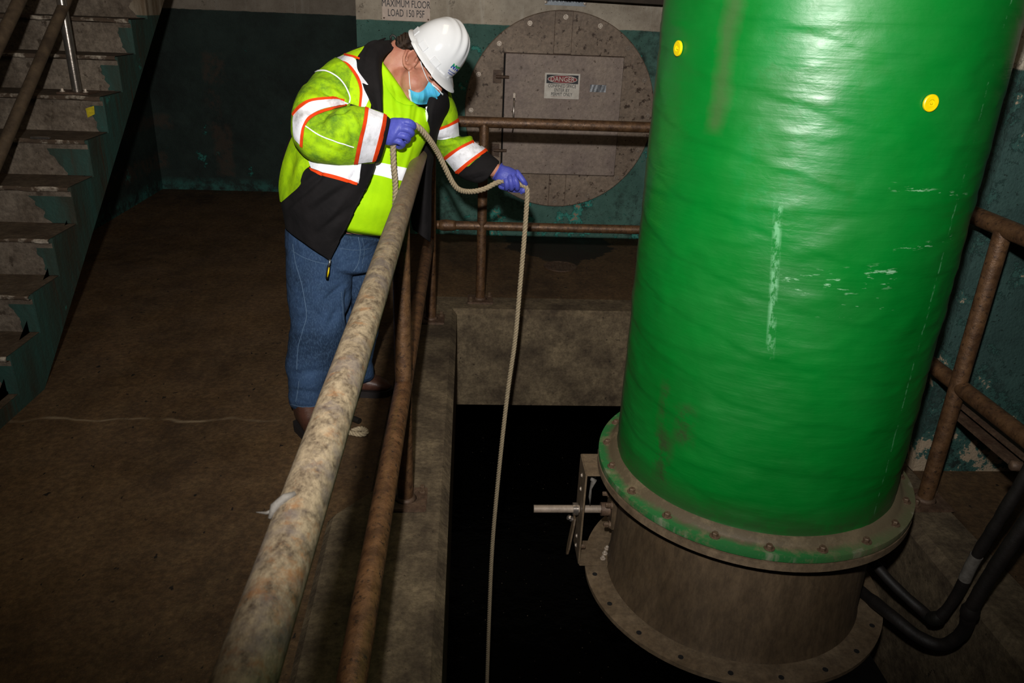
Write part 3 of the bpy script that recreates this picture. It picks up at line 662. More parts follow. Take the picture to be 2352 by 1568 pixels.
# channel bracket: vertical web, top shelf and bottom shelf
bw = .068
yb0, yb1 = YS - bw, YS + bw
bm = bmesh.new(); add_box(bm, (xb - .003, yb0, bb_), (xb + .003, yb1, bt), .002); from_bm('bracket_web', bm, M['ring'], dc, False)
xr = LC.x - .405
bm = bmesh.new(); add_box(bm, (xb, yb0, bt - .006), (xr + .0, yb1, bt), .002); from_bm('bracket_shelf', bm, M['ring'], dc, False)
bm = bmesh.new(); add_box(bm, (xb, yb0 - .01, bb_), (xr + .0, yb1 - .01, bb_ + .006), .002); from_bm('bracket_shelf', bm, M['ring'], dc, False)
lathe('shaft_collar', [(.0135, 0), (.0225, 0), (.0225, .018), (.0135, .018)], (xb - .026, YS, SZ_), M['chrome'], dc, (1, 0, 0), 20)
lathe('shaft_bearing', [(.0135, 0), (.024, 0), (.024, .03), (.032, .032), (.032, .045)], (xr - .045, YS, SZ_), M['plate'], dc, (1, 0, 0), 16)
bm = bmesh.new(); add_box(bm, (xr - .014, YS - .05, SZ_ - .055), (xr + .004, YS + .05, SZ_ + .055), .004); from_bm('bearing_plate', bm, M['spool'], dc, False)
for sy, sz in ((-1, -1), (-1, 1), (1, -1), (1, 1)): bolt((xr - .014, YS + sy * .035, SZ_ + sz * .04), (-1, 0, 0), .0085, .02, M['rustbolt'], dc)
for k in range(3): bolt((xr - .03 + .012 * k, yb0 + .01 + .012 + k * .028, bb_ + .006), (0, 0, 1), .006, .01, M['bolt'], dc)
bolt((xb + .003, YS - .02, bb_ + .04), (1, 0, 0), .008, .02, M['rustbolt'], dc)
for zz in (bt - .045, bt - .10, bb_ + .07, bb_ + .03): bolt((xb - .003, YS, zz), (-1, 0, 0), .005, .004, M['bolt'], dc, 'rivet')
h0 = Vector((xb - .02, YS - .02, SZ_ - .02)); h1 = at(1302, 1272, YS - .05)
bm = bmesh.new(); dd = (h1 - h0); L_ = dd.length; dd.normalize(); sd = Vector((0, 1, 0)); nn_ = dd.cross(sd).normalized(); pr = []
for f_, wv in ((0, .012), (.15, .017), (.8, .017), (.95, .010), (1, .003)):
    c_ = h0 + dd * L_ * f_; pr.append([c_ + sd * wv + nn_ * .003, c_ - sd * wv + nn_ * .003, c_ - sd * wv - nn_ * .003, c_ + sd * wv - nn_ * .003])
rings_bm(bm, pr); fix(bm); from_bm('lever', bm, M['spool'], dc, False)
wn = Vector((xb - .035, YS - .012, SZ_ - .03)); lathe('wing_nut', [(.004, -.012), (.010, -.008), (.006, 0), (.010, .008), (.004, .012)], wn, M['chrome'], dc, (.6, .3, -.6), 10)
bm = bmesh.new(); pts = [at(1357, 1099, YS - .03), at(1364, 1102, YS - .03), at(1357, 1122, YS - .03), at(1355, 1140, YS - .03), at(1355, 1160, YS - .03)]
add_tube(bm, pts, [.006, .011, .004, .005, .0008], 8); fix(bm); o = from_bm('plastic_shred', bm, M['frag'], None); tag(o, 'pale plastic shred hanging from the damper bracket', 'scrap')

# ------------------------------------------------------------------ hoses on the right
def hose(name, pts, r, label, extra=()):
    e = empty(name, pts[0]); tag(e, label, 'hose'); P = crom(pts, 70)
    bm = bmesh.new(); add_tube(bm, P, [r * (1 + .12 * fbm(p_ * 24)) for p_ in P], 18); fix(bm); from_bm('hose_body', bm, M['hose'], e)
    for f_, mat, rr_, ln in extra:
        i = int(f_ * 70); k = max(1, ln)
        bm = bmesh.new(); add_tube(bm, P[i:i + k + 1], [rr_] * (k + 1) if k < 3 else [r + .001] + [rr_] * (k - 1) + [r + .001], 18); fix(bm); from_bm('sleeve', bm, mat, e, True, 50)
    return e
def hp(px, py, y): return at(px, py, y)
hose('black_hose', [hp(2400, 1010, 1.72), hp(2345, 1110, 1.73), hp(2290, 1200, 1.75), hp(2235, 1290, 1.78), hp(2195, 1370, 1.80), hp(2150, 1420, 1.82), hp(2110, 1395, 1.88), hp(2050, 1340, 1.95), hp(2005, 1290, 2.02), hp(1985, 1270, 2.06)], .0165,
     'black rubber hose with a torn pale label, upper of the two right of the collar', [(.325, M['frag'], .0172, 5), (.53, M['tapeblack'], .022, 5)])
hose('black_hose', [hp(2420, 1110, 1.66), hp(2345, 1215, 1.67), hp(2275, 1320, 1.69), hp(2232, 1395, 1.70), hp(2212, 1450, 1.72), hp(2165, 1480, 1.75), hp(2110, 1462, 1.80), hp(2050, 1415, 1.88), hp(2000, 1375, 1.98), hp(1975, 1355, 2.05)], .0195,
     'thick black hose with a coupling, lowest loop at the bottom right', [(.33, M['hose'], .026, 3)])
box_ = bmesh.new(); c_ = hp(2335, 1068, 1.80)
add_lathe(box_, [(.010, 0), (.015, .004), (.015, .03), (.010, .034)], c_ + Vector((-.02, 0, 0)), (1, -.2, 0), 16); fix(box_); o = from_bm('hose_clamp', box_, M['plate']); tag(o, 'rusty hose clamp hanging under the steel channel at right', 'clamp')

exec_person = True
# ================================================================== PERSON
VOX_SEG = 20
def sil(rows, n=32, sub=6, flat=0.0):
    """rings spanned by the left and right outline points (px) at a depth y, half depth b; returns dense rings of world points"""
    R = crom_n([tuple(r) for r in rows], sub * (len(rows) - 1))
    out = []
    for (lx, ly, rx, ry, y, b) in R:
        l_, r_ = at(lx, ly, y), at(rx, ry, y); c_ = (l_ + r_) / 2; h_ = (r_ - l_) / 2
        v_ = (CAM - c_).normalized(); v_ = (v_ - h_.normalized() * v_.dot(h_.normalized())).normalized() * b
        out.append([c_ + h_ * math.cos(2 * PI * k / n) + v_ * math.sin(2 * PI * k / n) for k in range(n)])
    return out
def crom_n(pts, n):
    m = len(pts) - 1; out = []
    for i in range(n + 1):
        t = i / n * m; k = min(int(t), m - 1); t -= k
        g = lambda j: pts[j] if 0 <= j <= m else None
        p1, p2 = pts[k], pts[k + 1]; p0 = g(k - 1) or tuple(2 * a - b for a, b in zip(p1, p2)); p3 = g(k + 2) or tuple(2 * b - a for a, b in zip(p1, p2))
        out.append(tuple(.5 * (2 * b + (c - a) * t + (2 * a - 5 * b + 4 * c - d) * t * t + (3 * b - a - 3 * c + d) * t ** 3) for a, b, c, d in zip(p0, p1, p2, p3)))
    return out
def closed_bm(bm, rings, dk=.6):
    """loft with domed ends"""
    def dome(r, nxt):
        c_ = sum(r, Vector()) / len(r); o_ = (c_ - sum(nxt, Vector()) / len(nxt)).normalized(); rad = min((p - c_).length for p in r); res = []
        for f_ in (.35, .7, .92): res.append([c_ + (p - c_) * math.sqrt(1 - f_ * f_) + o_ * rad * f_ * dk for p in r])
        return res
    R = dome(rings[0], rings[1])[::-1] + rings + dome(rings[-1], rings[-2])
    b2 = bmesh.new(); rings_bm(b2, R); fix(b2)
    me = bpy.data.meshes.new('t'); b2.to_mesh(me); b2.free(); bm.from_mesh(me); bpy.data.meshes.remove(me)
def chain(bm, pts, n=14, sub=4):
    """tube through (px,py,y,r) with round ends"""
    R = crom_n(pts, sub * (len(pts) - 1)); P = [at(a, b, c) for a, b, c, _ in R]; rr_ = [r[3] for r in R]
    d0 = (P[0] - P[1]).normalized(); d1 = (P[-1] - P[-2]).normalized(); fs = (.9, .7, .4)
    PP = [P[0] + d0 * rr_[0] * f for f in fs] + P + [P[-1] + d1 * rr_[-1] * f for f in fs[::-1]]
    RR = [rr_[0] * math.sqrt(1 - f * f) for f in fs] + rr_ + [rr_[-1] * math.sqrt(1 - f * f) for f in fs[::-1]]
    b2 = bmesh.new(); add_tube(b2, PP, RR, n); fix(b2); me = bpy.data.meshes.new('t'); b2.to_mesh(me); b2.free(); bm.from_mesh(me); bpy.data.meshes.remove(me)
def ell(bm, mat4, n=24):
    bmesh.ops.create_uvsphere(bm, u_segments=n, v_segments=n // 2 + 2, radius=1.0, matrix=mat4)
def remesh(bm, vox, smooth=4, fac=.5):
    me = bpy.data.meshes.new('t'); bm.to_mesh(me); bm.free(); o = bpy.data.objects.new('t', me); COL.objects.link(o)
    r = o.modifiers.new('r', 'REMESH'); r.mode = 'VOXEL'; r.voxel_size = vox; r.use_smooth_shade = True
    if smooth: s_ = o.modifiers.new('s', 'SMOOTH'); s_.iterations = smooth; s_.factor = fac
    bpy.context.view_layer.update(); m2 = bpy.data.meshes.new_from_object(o.evaluated_get(bpy.context.evaluated_depsgraph_get()))
    bpy.data.objects.remove(o); bpy.data.meshes.remove(me); return m2
def bvh_of(me): return BVHTree.FromPolygons([v.co.copy() for v in me.vertices], [tuple(p.vertices) for p in me.polygons])
def wrinkle(me, f):
    me.update(); ns = [v.normal.copy() for v in me.vertices]
    for v, n_ in zip(me.vertices, ns): v.co += n_ * f(v.co)
    me.update()
def cast(bv, px, py):
    """nearest surface hit, else the closest surface point beside the line"""
    d_ = ray(px, py); h = bv.ray_cast(CAM, d_)
    if h[0] is not None: return h[0], h[1]
    t_ = 3.2
    for _ in range(4):
        q_ = bv.find_nearest(CAM + d_ * t_); t_ = (q_[0] - CAM).dot(d_)
    return q_[0], q_[1]
def ribbon(name, bvs, A, B, mat, parent, off=.003, n=40, m=8, bulge=0.0, fn=None, thick=.0015, blur=0):
    """strip of cloth laid on a surface between two outlines; real thickness"""
    A_, B_ = crom_n(A, n), crom_n(B, n); bm = bmesh.new(); top = []; bot = []
    for i in range(n + 1):
        rt, rb = [], []
        for j in range(m + 1):
            f_ = j / m; px = A_[i][0] * (1 - f_) + B_[i][0] * f_; py = A_[i][1] * (1 - f_) + B_[i][1] * f_
            best = None
            for bv in bvs:
                h = cast(bv, px, py)
                dd_ = (h[0] - CAM).length + (0 if bv.ray_cast(CAM, ray(px, py))[0] is not None else 50)
                if best is None or dd_ < best[0]: best = (dd_, h)
            p_, n_ = best[1]
            if n_.dot(CAM - p_) < 0: n_ = -n_
            n_ = (n_ + (CAM - p_).normalized() * .4).normalized()
            o_ = off + (bulge * math.sin(PI * f_) if bulge else 0) + (fn(i / n, f_) if fn else 0)
            rt.append([p_, n_, o_])
        top.append(rt)
    if blur:
        T = [[(c_[0] - CAM).length for c_ in rr0] for rr0 in top]; T0 = [q_[:] for q_ in T]
        for _ in range(blur):
            T = [[sum(T[max(0, min(n, i + a_))][max(0, min(m, j + b_))] for a_ in (-1, 0, 1) for b_ in (-1, 0, 1)) / 9 for j in range(m + 1)] for i in range(n + 1)]
            T = [[min(T[i][j], T0[i][j]) for j in range(m + 1)] for i in range(n + 1)]
        for i in range(n + 1):
            for j in range(m + 1):
                d_ = (top[i][j][0] - CAM).normalized(); top[i][j][0] = CAM + d_ * T[i][j]; top[i][j][1] = -d_
    for i in range(n + 1):
        rt, rb = [], []
        for p_, n_, o_ in top[i]: rt.append(bm.verts.new(p_ + n_ * o_)); rb.append(bm.verts.new(p_ + n_ * (o_ - thick)))
        top[i] = rt; bot.append(rb)
    for i in range(n):
        for j in range(m):
            bm.faces.new((top[i][j], top[i + 1][j], top[i + 1][j + 1], top[i][j + 1])); bm.faces.new((bot[i][j], bot[i][j + 1], bot[i + 1][j + 1], bot[i + 1][j]))
        for a_, b_ in ((0, 1), (m, -1)):
            q_ = (top[i][a_], bot[i][a_], bot[i + 1][a_], top[i + 1][a_]); bm.faces.new(q_ if a_ == 0 else q_[::-1])
    for j in range(m):
        bm.faces.new((top[0][j], top[0][j + 1], bot[0][j + 1], bot[0][j])); bm.faces.new((top[n][j], bot[n][j], bot[n][j + 1], top[n][j + 1]))
    fix(bm); return from_bm(name, bm, mat, parent, True, 50)

pe = empty('person', (-.5, 3.0, ZF))
tag(pe, 'person in white hard hat and lime jacket leaning over the railing, lowering a rope', 'person')
# -- head frame (camera-space directions turned to world)
def cdir(x, y, z): return (ROT @ Vector((x, y, z))).normalized()
def frame3(f_, u_):
    f_ = f_.normalized(); u_ = (u_ - f_ * u_.dot(f_)).normalized(); r_ = f_.cross(u_); return f_, r_, u_
hf, hr_, hu = frame3(cdir(.62, -.68, .33), cdir(.77, .64, .02))
HS = 1.12
HY = 3.22
# origin: put the right eye where it belongs
eye_local = Vector((.088, .032, .006)) * HS      # forward, right, up
HO = at(994, 180, HY - .05) - (hf * eye_local.x + hr_ * eye_local.y + hu * eye_local.z)
def H(f_, r_, u_): return HO + (hf * f_ + hr_ * r_ + hu * u_) * HS
def Hm(c_, s_, rot=0.0):
    m_ = Matrix((hf, hr_, hu)).transposed().to_4x4(); m_.translation = H(*c_)
    return m_ @ Matrix.Rotation(rot, 4, 'Y') @ Matrix.Diagonal((*(Vector(s_) * HS), 1))
bm = bmesh.new()
ell(bm, Hm((-.005, 0, .03), (.098, .078, .095))); ell(bm, Hm((.03, 0, -.035), (.066, .064, .085))); ell(bm, Hm((.052, 0, -.09), (.045, .05, .04)))
ell(bm, Hm((.0, 0, -.06), (.07, .07, .06)))
for s_ in (-1, 1):
    ell(bm, Hm((.055, .038 * s_, -.03), (.035, .034, .045))); ell(bm, Hm((.078, .033 * s_, .006), (.016, .017, .014)))
    ell(bm, Hm((.082, .034 * s_, .026), (.016, .026, .009)))
    # ear: rim ring, bowl and lobe
    m_ = Hm((.014, .086 * s_, .0), (1.15, 1, 1.25), -.42)
    b2 = bmesh.new(); ring = []
    for k in range(20):
        a_ = 2 * PI * k / 20; rx, rz = (.018, .032)
        ring.append(m_ @ Vector((rx * math.cos(a_) - .004 - .006 * max(0, math.sin(a_)), .004 * s_ - .010 * s_ * math.cos(a_), rz * math.sin(a_))))
    add_tube(b2, ring + [ring[0], ring[1]], .0062 * HS, 8); fix(b2); me = bpy.data.meshes.new('t'); b2.to_mesh(me); b2.free(); bm.from_mesh(me)
    ell(bm, m_ @ Matrix.Diagonal((.017, .0035, .030, 1))); ell(bm, m_ @ Matrix.Translation((.004, .003 * s_, -.031)) @ Matrix.Diagonal((.009, .005, .009, 1)))
    ell(bm, m_ @ Matrix.Translation((.016, .004 * s_, -.004)) @ Matrix.Diagonal((.005, .006, .009, 1)))
ell(bm, Hm((.098, 0, .0), (.016, .013, .03), .35)); ell(bm, Hm((.113, 0, -.022), (.017, .016, .014))); ell(bm, Hm((.1, .014, -.026), (.012, .009, .009))); ell(bm, Hm((.1, -.014, -.026), (.012, .009, .009)))
ell(bm, Hm((.088, 0, -.058), (.013, .024, .009))); ell(bm, Hm((.085, 0, -.073), (.012, .02, .008)))
# neck, torso, arms, legs under the clothes
closed_bm(bm, sil([(845, 150, 945, 252, 3.25, .07), (872, 118, 955, 238, 3.25, .068), (895, 98, 962, 205, 3.25, .062), (925, 80, 990, 160, 3.25, .06)], 24, 4))
for px_, py_, yy_, rad_ in ((944, 205, 3.19, .05), (926, 188, 3.215, .062), (958, 212, 3.17, .04), (950, 190, 3.18, .055), (1004, 203, 3.19, .021), (999, 194, 3.195, .021), (1001, 211, 3.19, .02)): ell(bm, Matrix.Translation(at(px_, py_, yy_)) @ Matrix.Diagonal((rad_, rad_, rad_, 1)))
closed_bm(bm, sil([(690, 530, 850, 555, 3.05, .12), (690, 440, 890, 490, 3.1, .14), (715, 360, 915, 420, 3.13, .14), (745, 280, 960, 340, 3.2, .13), (790, 200, 980, 270, 3.26, .09), (850, 160, 955, 240, 3.26, .06)], 24, 4))
chain(bm, [(815, 190, 3.12, .07), (760, 240, 2.95, .06), (725, 295, 2.82, .052), (800, 308, 2.84, .046), (885, 305, 2.91, .034), (912, 305, 2.92, .030)])
chain(bm, [(985, 245, 3.38, .05), (1018, 295, 3.44, .04), (1050, 345, 3.47, .036), (1100, 378, 3.42, .032), (1138, 391, 3.37, .031), (1160, 405, 3.35, .03)])
chain(bm, [(735, 560, 3.02, .08), (735, 700, 2.98, .065), (718, 800, 2.94, .05), (708, 900, 2.90, .04), (704, 940, 2.89, .035)])
chain(bm, [(810, 570, 3.12, .09), (835, 700, 3.12, .07), (825, 790, 3.17, .05), (826, 850, 3.19, .035), (826, 870, 3.195, .03)])
body_me = remesh(bm, .0042, 3, .5); body = link('body', body_me, M['skin'], pe); body_bv = bvh_of(body_me)
# -- hair under the hat
bm = bmesh.new(); ell(bm, Hm((-.028, 0, .012), (.088, .086, .098)), 32)
kill = [v for v in bm.verts if (lambda q: q.dot(hf) > -.018 * HS + .35 * max(0, q.dot(hu)) * 0 + (.045 if q.dot(hu) > .035 else 0) or q.dot(hu) < -.062 * HS)(v.co - HO)]
bmesh.ops.delete(bm, geom=kill, context='VERTS')
o = from_bm('hair', bm, M['hair'], pe); wrinkle(o.data, lambda c_: .003 * fbm(c_ * 60, 1, 3)); 
sl = o.modifiers.new('s', 'SOLIDIFY'); sl.thickness = .006; sl.offset = -1
ribbon('nape_hair', [body_bv], [(948, 58), (953, 82), (962, 104), (967, 114)], [(917, 80), (909, 103), (926, 114), (946, 113)], M['hair'], pe, .008, 24, 12, 0, lambda u_, v_: .003 * math.sin(v_ * 40 + 3 * math.sin(u_ * 6)))
ribbon('sideburn', [body_bv], [(957, 128), (962, 137), (968, 147), (973, 155)], [(969, 130), (973, 138), (978, 148), (978, 153)], M['hair'], pe, .003, 10, 4)
# -- trousers
bm = bmesh.new()
closed_bm(bm, sil([(655, 525, 884, 552, 3.06, .172), (656, 560, 872, 570, 3.06, .175), (659, 620, 868, 625, 3.05, .16)], 32, 5), .1)
closed_bm(bm, sil([(657, 590, 805, 600, 3.0, .12), (660, 680, 808, 680, 2.97, .115), (668, 745, 800, 740, 2.93, .108), (656, 835, 778, 840, 2.9, .10), (662, 880, 752, 885, 2.88, .088), (664, 924, 742, 934, 2.87, .082)], 32, 6))
closed_bm(bm, sil([(765, 610, 880, 610, 3.13, .11), (772, 680, 884, 680, 3.12, .10), (778, 760, 868, 765, 3.13, .088), (788, 820, 857, 822, 3.14, .075), (790, 868, 860, 862, 3.15, .072)], 32, 6))
tm = remesh(bm, .0055, 6, .5)
def denim_w(c_):
    px, py = proj(c_); f_ = .004 * fbm((c_.x * 9, c_.y * 9, c_.z * 16), 1, 3)
    for x0, y0, x1, y1, w_, a_ in ((795, 650, 735, 700, 7, -.012), (780, 700, 750, 760, 9, -.009), (660, 735, 745, 722, 8, -.007), (655, 770, 720, 757, 8, .006), (655, 860, 760, 850, 8, -.008), (660, 895, 740, 905, 7, -.007), (665, 830, 770, 800, 9, -.006), (700, 690, 750, 745, 9, -.006), (798, 660, 805, 770, 6, -.02), (820, 600, 868, 585, 7, -.006), (810, 640, 860, 628, 6, -.006), (700, 640, 790, 650, 9, -.005), (668, 560, 760, 600, 8, .004)):
        dx, dy = x1 - x0, y1 - y0; t_ = max(0, min(1, ((px - x0) * dx + (py - y0) * dy) / (dx * dx + dy * dy))); d2 = math.hypot(px - x0 - dx * t_, py - y0 - dy * t_)
        f_ += a_ * math.exp(-(d2 / w_) ** 2) * (1 - abs(2 * t_ - 1) ** 3)
    return f_
wrinkle(tm, denim_w); tr = link('trousers', tm, M['denim'], pe); tbv = bvh_of(tm)
def seam(pts, w_=1.6, par=tr, bvs=None, mat='stitch', name='seam', off=.003):
    A = []; B = []
    for i, (x, y) in enumerate(pts):
        x0, y0 = pts[max(i - 1, 0)]; x1, y1 = pts[min(i + 1, len(pts) - 1)]; l_ = math.hypot(x1 - x0, y1 - y0) or 1
        nx, ny = -(y1 - y0) / l_ * w_ / 2, (x1 - x0) / l_ * w_ / 2; A.append((x + nx, y + ny)); B.append((x - nx, y - ny))
    return ribbon(name, bvs or [tbv], A, B, M[mat], par, off, 50, 2)
seam([(673, 560), (680, 605), (693, 650), (702, 700), (704, 730), (694, 765), (685, 800), (682, 848)]); seam([(687, 875), (684, 900), (680, 922)])
seam([(823, 545), (827, 575), (822, 605), (812, 622)]); seam([(668, 928), (700, 934), (738, 930)]); seam([(832, 548), (836, 578), (831, 606)], 1.0)
seam([(783, 670), (786, 700), (788, 735)], 1.0)
seam([(670, 575), (700, 592), (740, 604), (762, 606)], 1.2); seam([(780, 570), (820, 574), (850, 570)], 1.0)
# -- boots
def boot(hx, hy, ang, name='boot'):
    bm = bmesh.new(); ca, sa = math.cos(ang), math.sin(ang)
    def P(f_, s_, z): return Vector((hx + f_ * ca - s_ * sa, hy + f_ * sa + s_ * ca, ZF + z))
    rows = [(-.045, .028, .028, .10), (-.03, .036, .022, .21), (.02, .042, .022, .215), (.06, .043, .022, .15), (.11, .043, .022, .11), (.17, .047, .022, .092), (.215, .045, .022, .08), (.25, .034, .024, .06), (.268, .012, .03, .045)]
    rings = []
    for f_, hw, z0, z1 in rows:
        rings.append([P(f_, hw * (abs(math.cos(a_)) ** .7 * (1 if math.cos(a_) >= 0 else -1)), (z0 + z1) / 2 + (z1 - z0) / 2 * math.sin(a_)) for a_ in [2 * PI * k / 20 for k in range(20)]])
    b2 = bm; rings_bm(b2, rings)
    add_tube(b2, [P(0, 0, .14), P(.0, 0, .19), P(-.002, 0, .22)], [.042, .042, .042], 20); fix(b2)
    me = remesh(b2, .005, 3); o_ = link(name, me, M['boot'], pe)
    bm = bmesh.new(); r2 = []
    for z in (0, .022, .03):
        r2.append([P(f_, s_, z) for f_, s_ in [(-.055 + 0, 0), (-.045, .034), (-.01, .044), (.06, .043), (.14, .05), (.21, .052), (.26, .036), (.283, 0), (.26, -.036), (.21, -.052), (.14, -.05), (.06, -.043), (-.01, -.044), (-.045, -.034)]])
    rings_bm(bm, r2); fix(bm); s_ = from_bm('sole', bm, M['sole'], o_, False)
    return o_
boot(-.652, 2.865, -.99); boot(-.60, 3.215, -.07)
# -- T-shirt (closed belly form)
bm = bmesh.new()
closed_bm(bm, sil([(673, 502, 902, 542, 3.07, .178), (664, 445, 922, 490, 3.07, .195), (668, 390, 938, 445, 3.1, .19), (700, 310, 955, 375, 3.14, .18), (735, 240, 985, 310, 3.2, .165), (785, 178, 995, 262, 3.23, .14), (822, 140, 972, 255, 3.23, .115), (856, 116, 952, 250, 3.22, .095)], 40, 6), .12)
sm = remesh(bm, .0055, 8, .5)
def shirt_w(c_):
    px, py = proj(c_); f_ = .002 * fbm((c_.x * 7, c_.y * 7, c_.z * 5), 1, 2)
    for x0, y0, x1, y1, w_, a_ in ((893, 180, 905, 300, 5, .004), (915, 230, 925, 330, 5, .004), (940, 240, 930, 340, 5, .005), (960, 245, 945, 330, 5, -.005), (955, 300, 925, 400, 5, .004), (885, 330, 880, 370, 5, -.004), (905, 200, 917, 260, 4, -.004)):
        dx, dy = x1 - x0, y1 - y0; t_ = max(0, min(1, ((px - x0) * dx + (py - y0) * dy) / (dx * dx + dy * dy))); d2 = math.hypot(px - x0 - dx * t_, py - y0 - dy * t_)
        f_ += a_ * math.exp(-(d2 / w_) ** 2)
    return f_
wrinkle(sm, shirt_w); sh = link('t_shirt', sm, M['shirt'], pe); sbv = bvh_of(sm)
ribbon('reflective_stripe', [sbv], [(840, 372), (880, 375), (915, 382), (945, 388)], [(832, 396), (875, 404), (905, 412), (935, 416)], M['white'], sh, .003, 30, 6)
ribbon('neck_rib', [sbv], [(866, 128), (874, 160), (886, 195), (904, 226), (926, 240), (948, 243)], [(873, 122), (882, 158), (894, 192), (910, 219), (929, 233), (948, 236)], M['shirt'], sh, .006, 30, 3)
seam([(790, 529), (812, 536), (842, 540), (874, 542)], 2.5, sh, [sbv], 'blackcloth', 'hem', .004)
# -- jacket : near panel as a modelled sheet
def sheet(name, grid, mat, parent, nu=90, nv=120, wr=None, thick=.006):
    rows = [crom_n(r, nu) for r in grid]; cols = [crom_n([rows[k][i] for k in range(len(rows))], nv) for i in range(nu + 1)]
    bm = bmesh.new(); vs = [[bm.verts.new(at(*cols[i][j])) for j in range(nv + 1)] for i in range(nu + 1)]
    for i in range(nu):
        for j in range(nv): bm.faces.new((vs[i][j], vs[i][j + 1], vs[i + 1][j + 1], vs[i + 1][j]))
    me = bpy.data.meshes.new(name); bm.to_mesh(me); bm.free()
    n_ = me.polygons[len(me.polygons) // 3]
    if n_.normal.dot(CAM - n_.center) < 0: me.flip_normals()
    if wr: wrinkle(me, wr)
    o_ = link(name, me, mat, parent); sl_ = o_.modifiers.new('s', 'SOLIDIFY'); sl_.thickness = thick; sl_.offset = -1
    return o_
def folds(L, base=.003, sc=(9, 9, 9)):
    def f(c_):
        px, py = proj(c_); v_ = base * fbm((c_.x * sc[0], c_.y * sc[1], c_.z * sc[2]), 1, 3)
        for x0, y0, x1, y1, w_, a_ in L:
            dx, dy = x1 - x0, y1 - y0; t_ = max(0, min(1, ((px - x0) * dx + (py - y0) * dy) / (dx * dx + dy * dy))); d2 = math.hypot(px - x0 - dx * t_, py - y0 - dy * t_)
            v_ += a_ * math.exp(-(d2 / w_) ** 2) * (1 - .8 * abs(2 * t_ - 1) ** 2)
        return v_
    return f
G = [[(905, 92, 3.30), (880, 95, 3.2), (862, 92, 3.14), (845, 97, 3.12), (834, 110, 3.16), (850, 100, 3.3), (885, 86, 3.42)],
     [(862, 120, 3.12), (855, 118, 3.08), (845, 118, 3.05), (832, 114, 3.04), (806, 118, 3.08), (800, 118, 3.22), (850, 105, 3.45)],
     [(868, 170, 3.03), (855, 168, 3.0), (838, 160, 2.98), (812, 150, 2.97), (770, 150, 3.03), (752, 158, 3.18), (800, 140, 3.46)],
     [(873, 230, 2.96), (858, 228, 2.93), (835, 222, 2.91), (790, 215, 2.90), (735, 225, 2.96), (705, 240, 3.14), (750, 210, 3.46)],
     [(872, 300, 2.90), (850, 300, 2.87), (815, 300, 2.85), (760, 300, 2.85), (700, 300, 2.92), (668, 305, 3.08), (700, 290, 3.42)],
     [(862, 370, 2.86), (835, 372, 2.82), (795, 372, 2.80), (735, 370, 2.80), (680, 368, 2.88), (646, 370, 3.03), (680, 370, 3.36)],
     [(838, 435, 2.84), (808, 440, 2.80), (765, 440, 2.78), (710, 435, 2.79), (668, 432, 2.88), (641, 430, 3.0), (672, 435, 3.3)],
     [(805, 500, 2.83), (778, 500, 2.80), (742, 495, 2.79), (700, 485, 2.81), (668, 478, 2.88), (646, 470, 2.98), (672, 480, 3.28)],
     [(779, 552, 2.84), (757, 548, 2.82), (728, 535, 2.82), (697, 520, 2.84), (672, 510, 2.89), (652, 500, 2.98), (676, 520, 3.25)],
     [(757, 598, 2.86), (738, 585, 2.85), (715, 569, 2.85), (694, 555, 2.87), (674, 540, 2.90), (655, 524, 2.98), (678, 550, 3.22)]]
jk = sheet('jacket', G, M['blackcloth'], pe, 110, 150, folds([(665, 470, 745, 400, 8, -.010), (700, 500, 800, 425, 9, -.010), (720, 545, 815, 470, 8, -.008), (675, 440, 730, 400, 7, .006), (690, 480, 780, 420, 8, .007), (735, 520, 800, 450, 8, .006), (655, 500, 700, 450, 7, .006), (745, 390, 728, 420, 4, -.008), (815, 395, 800, 420, 4, -.008), (825, 400, 812, 420, 4, .004), (650, 440, 690, 330, 10, -.006), (680, 400, 700, 360, 8, .006)], .003))
def eval_bvh(o_):
    bpy.context.view_layer.update(); dg = bpy.context.evaluated_depsgraph_get(); m_ = bpy.data.meshes.new_from_object(o_.evaluated_get(dg))
    mw = o_.matrix_world; b_ = BVHTree.FromPolygons([mw @ v.co for v in m_.vertices], [tuple(p.vertices) for p in m_.polygons]); bpy.data.meshes.remove(m_); return b_
jbv = eval_bvh(jk)
ribbon('back_panel', [jbv], [(690, 290), (670, 320), (655, 360), (646, 395), (642, 430), (645, 462)], [(735, 330), (722, 372), (700, 392), (692, 412), (688, 428), (648, 464)], M['lime'], jk, .004, 50, 20)
ribbon('shoulder_panel', [jbv], [(812, 117), (778, 134), (748, 168), (722, 215)], [(837, 108), (816, 152), (852, 210), (850, 252)], M['lime'], jk, .004, 40, 24)
ribbon('shoulder_band', [jbv], [(756, 142), (795, 149), (817, 173), (829, 207), (828, 246)], [(793, 129), (817, 138), (822, 165), (850, 208), (839, 246)], M['silver'], jk, .0065, 40, 8)
ribbon('orange_edge', [jbv], [(752, 143), (794, 151), (814, 175), (825, 208), (823, 248)], [(754, 138), (797, 145), (819, 171), (831, 206), (829, 248)], M['orange'], jk, .008, 40, 2)
ribbon('orange_edge', [jbv], [(793, 126), (812, 130), (826, 135)], [(792, 130), (811, 134), (825, 139)], M['orange'], jk, .008, 16, 2)
ribbon('hem_band', [jbv], [(708, 362), (738, 364), (790, 368), (830, 370)], [(716, 386), (742, 395), (785, 408), (822, 420)], M['silver'], jk, .006, 40, 8)
ribbon('orange_edge', [jbv], [(712, 385), (733, 393), (770, 402), (820, 418)], [(716, 392), (735, 401), (770, 411), (818, 424)], M['orange'], jk, .0075, 40, 2)
seam([(757, 598), (779, 552), (805, 500), (838, 435), (862, 370), (868, 320)], 3, jk, [jbv], 'blackcloth', 'zip_edge', .006)
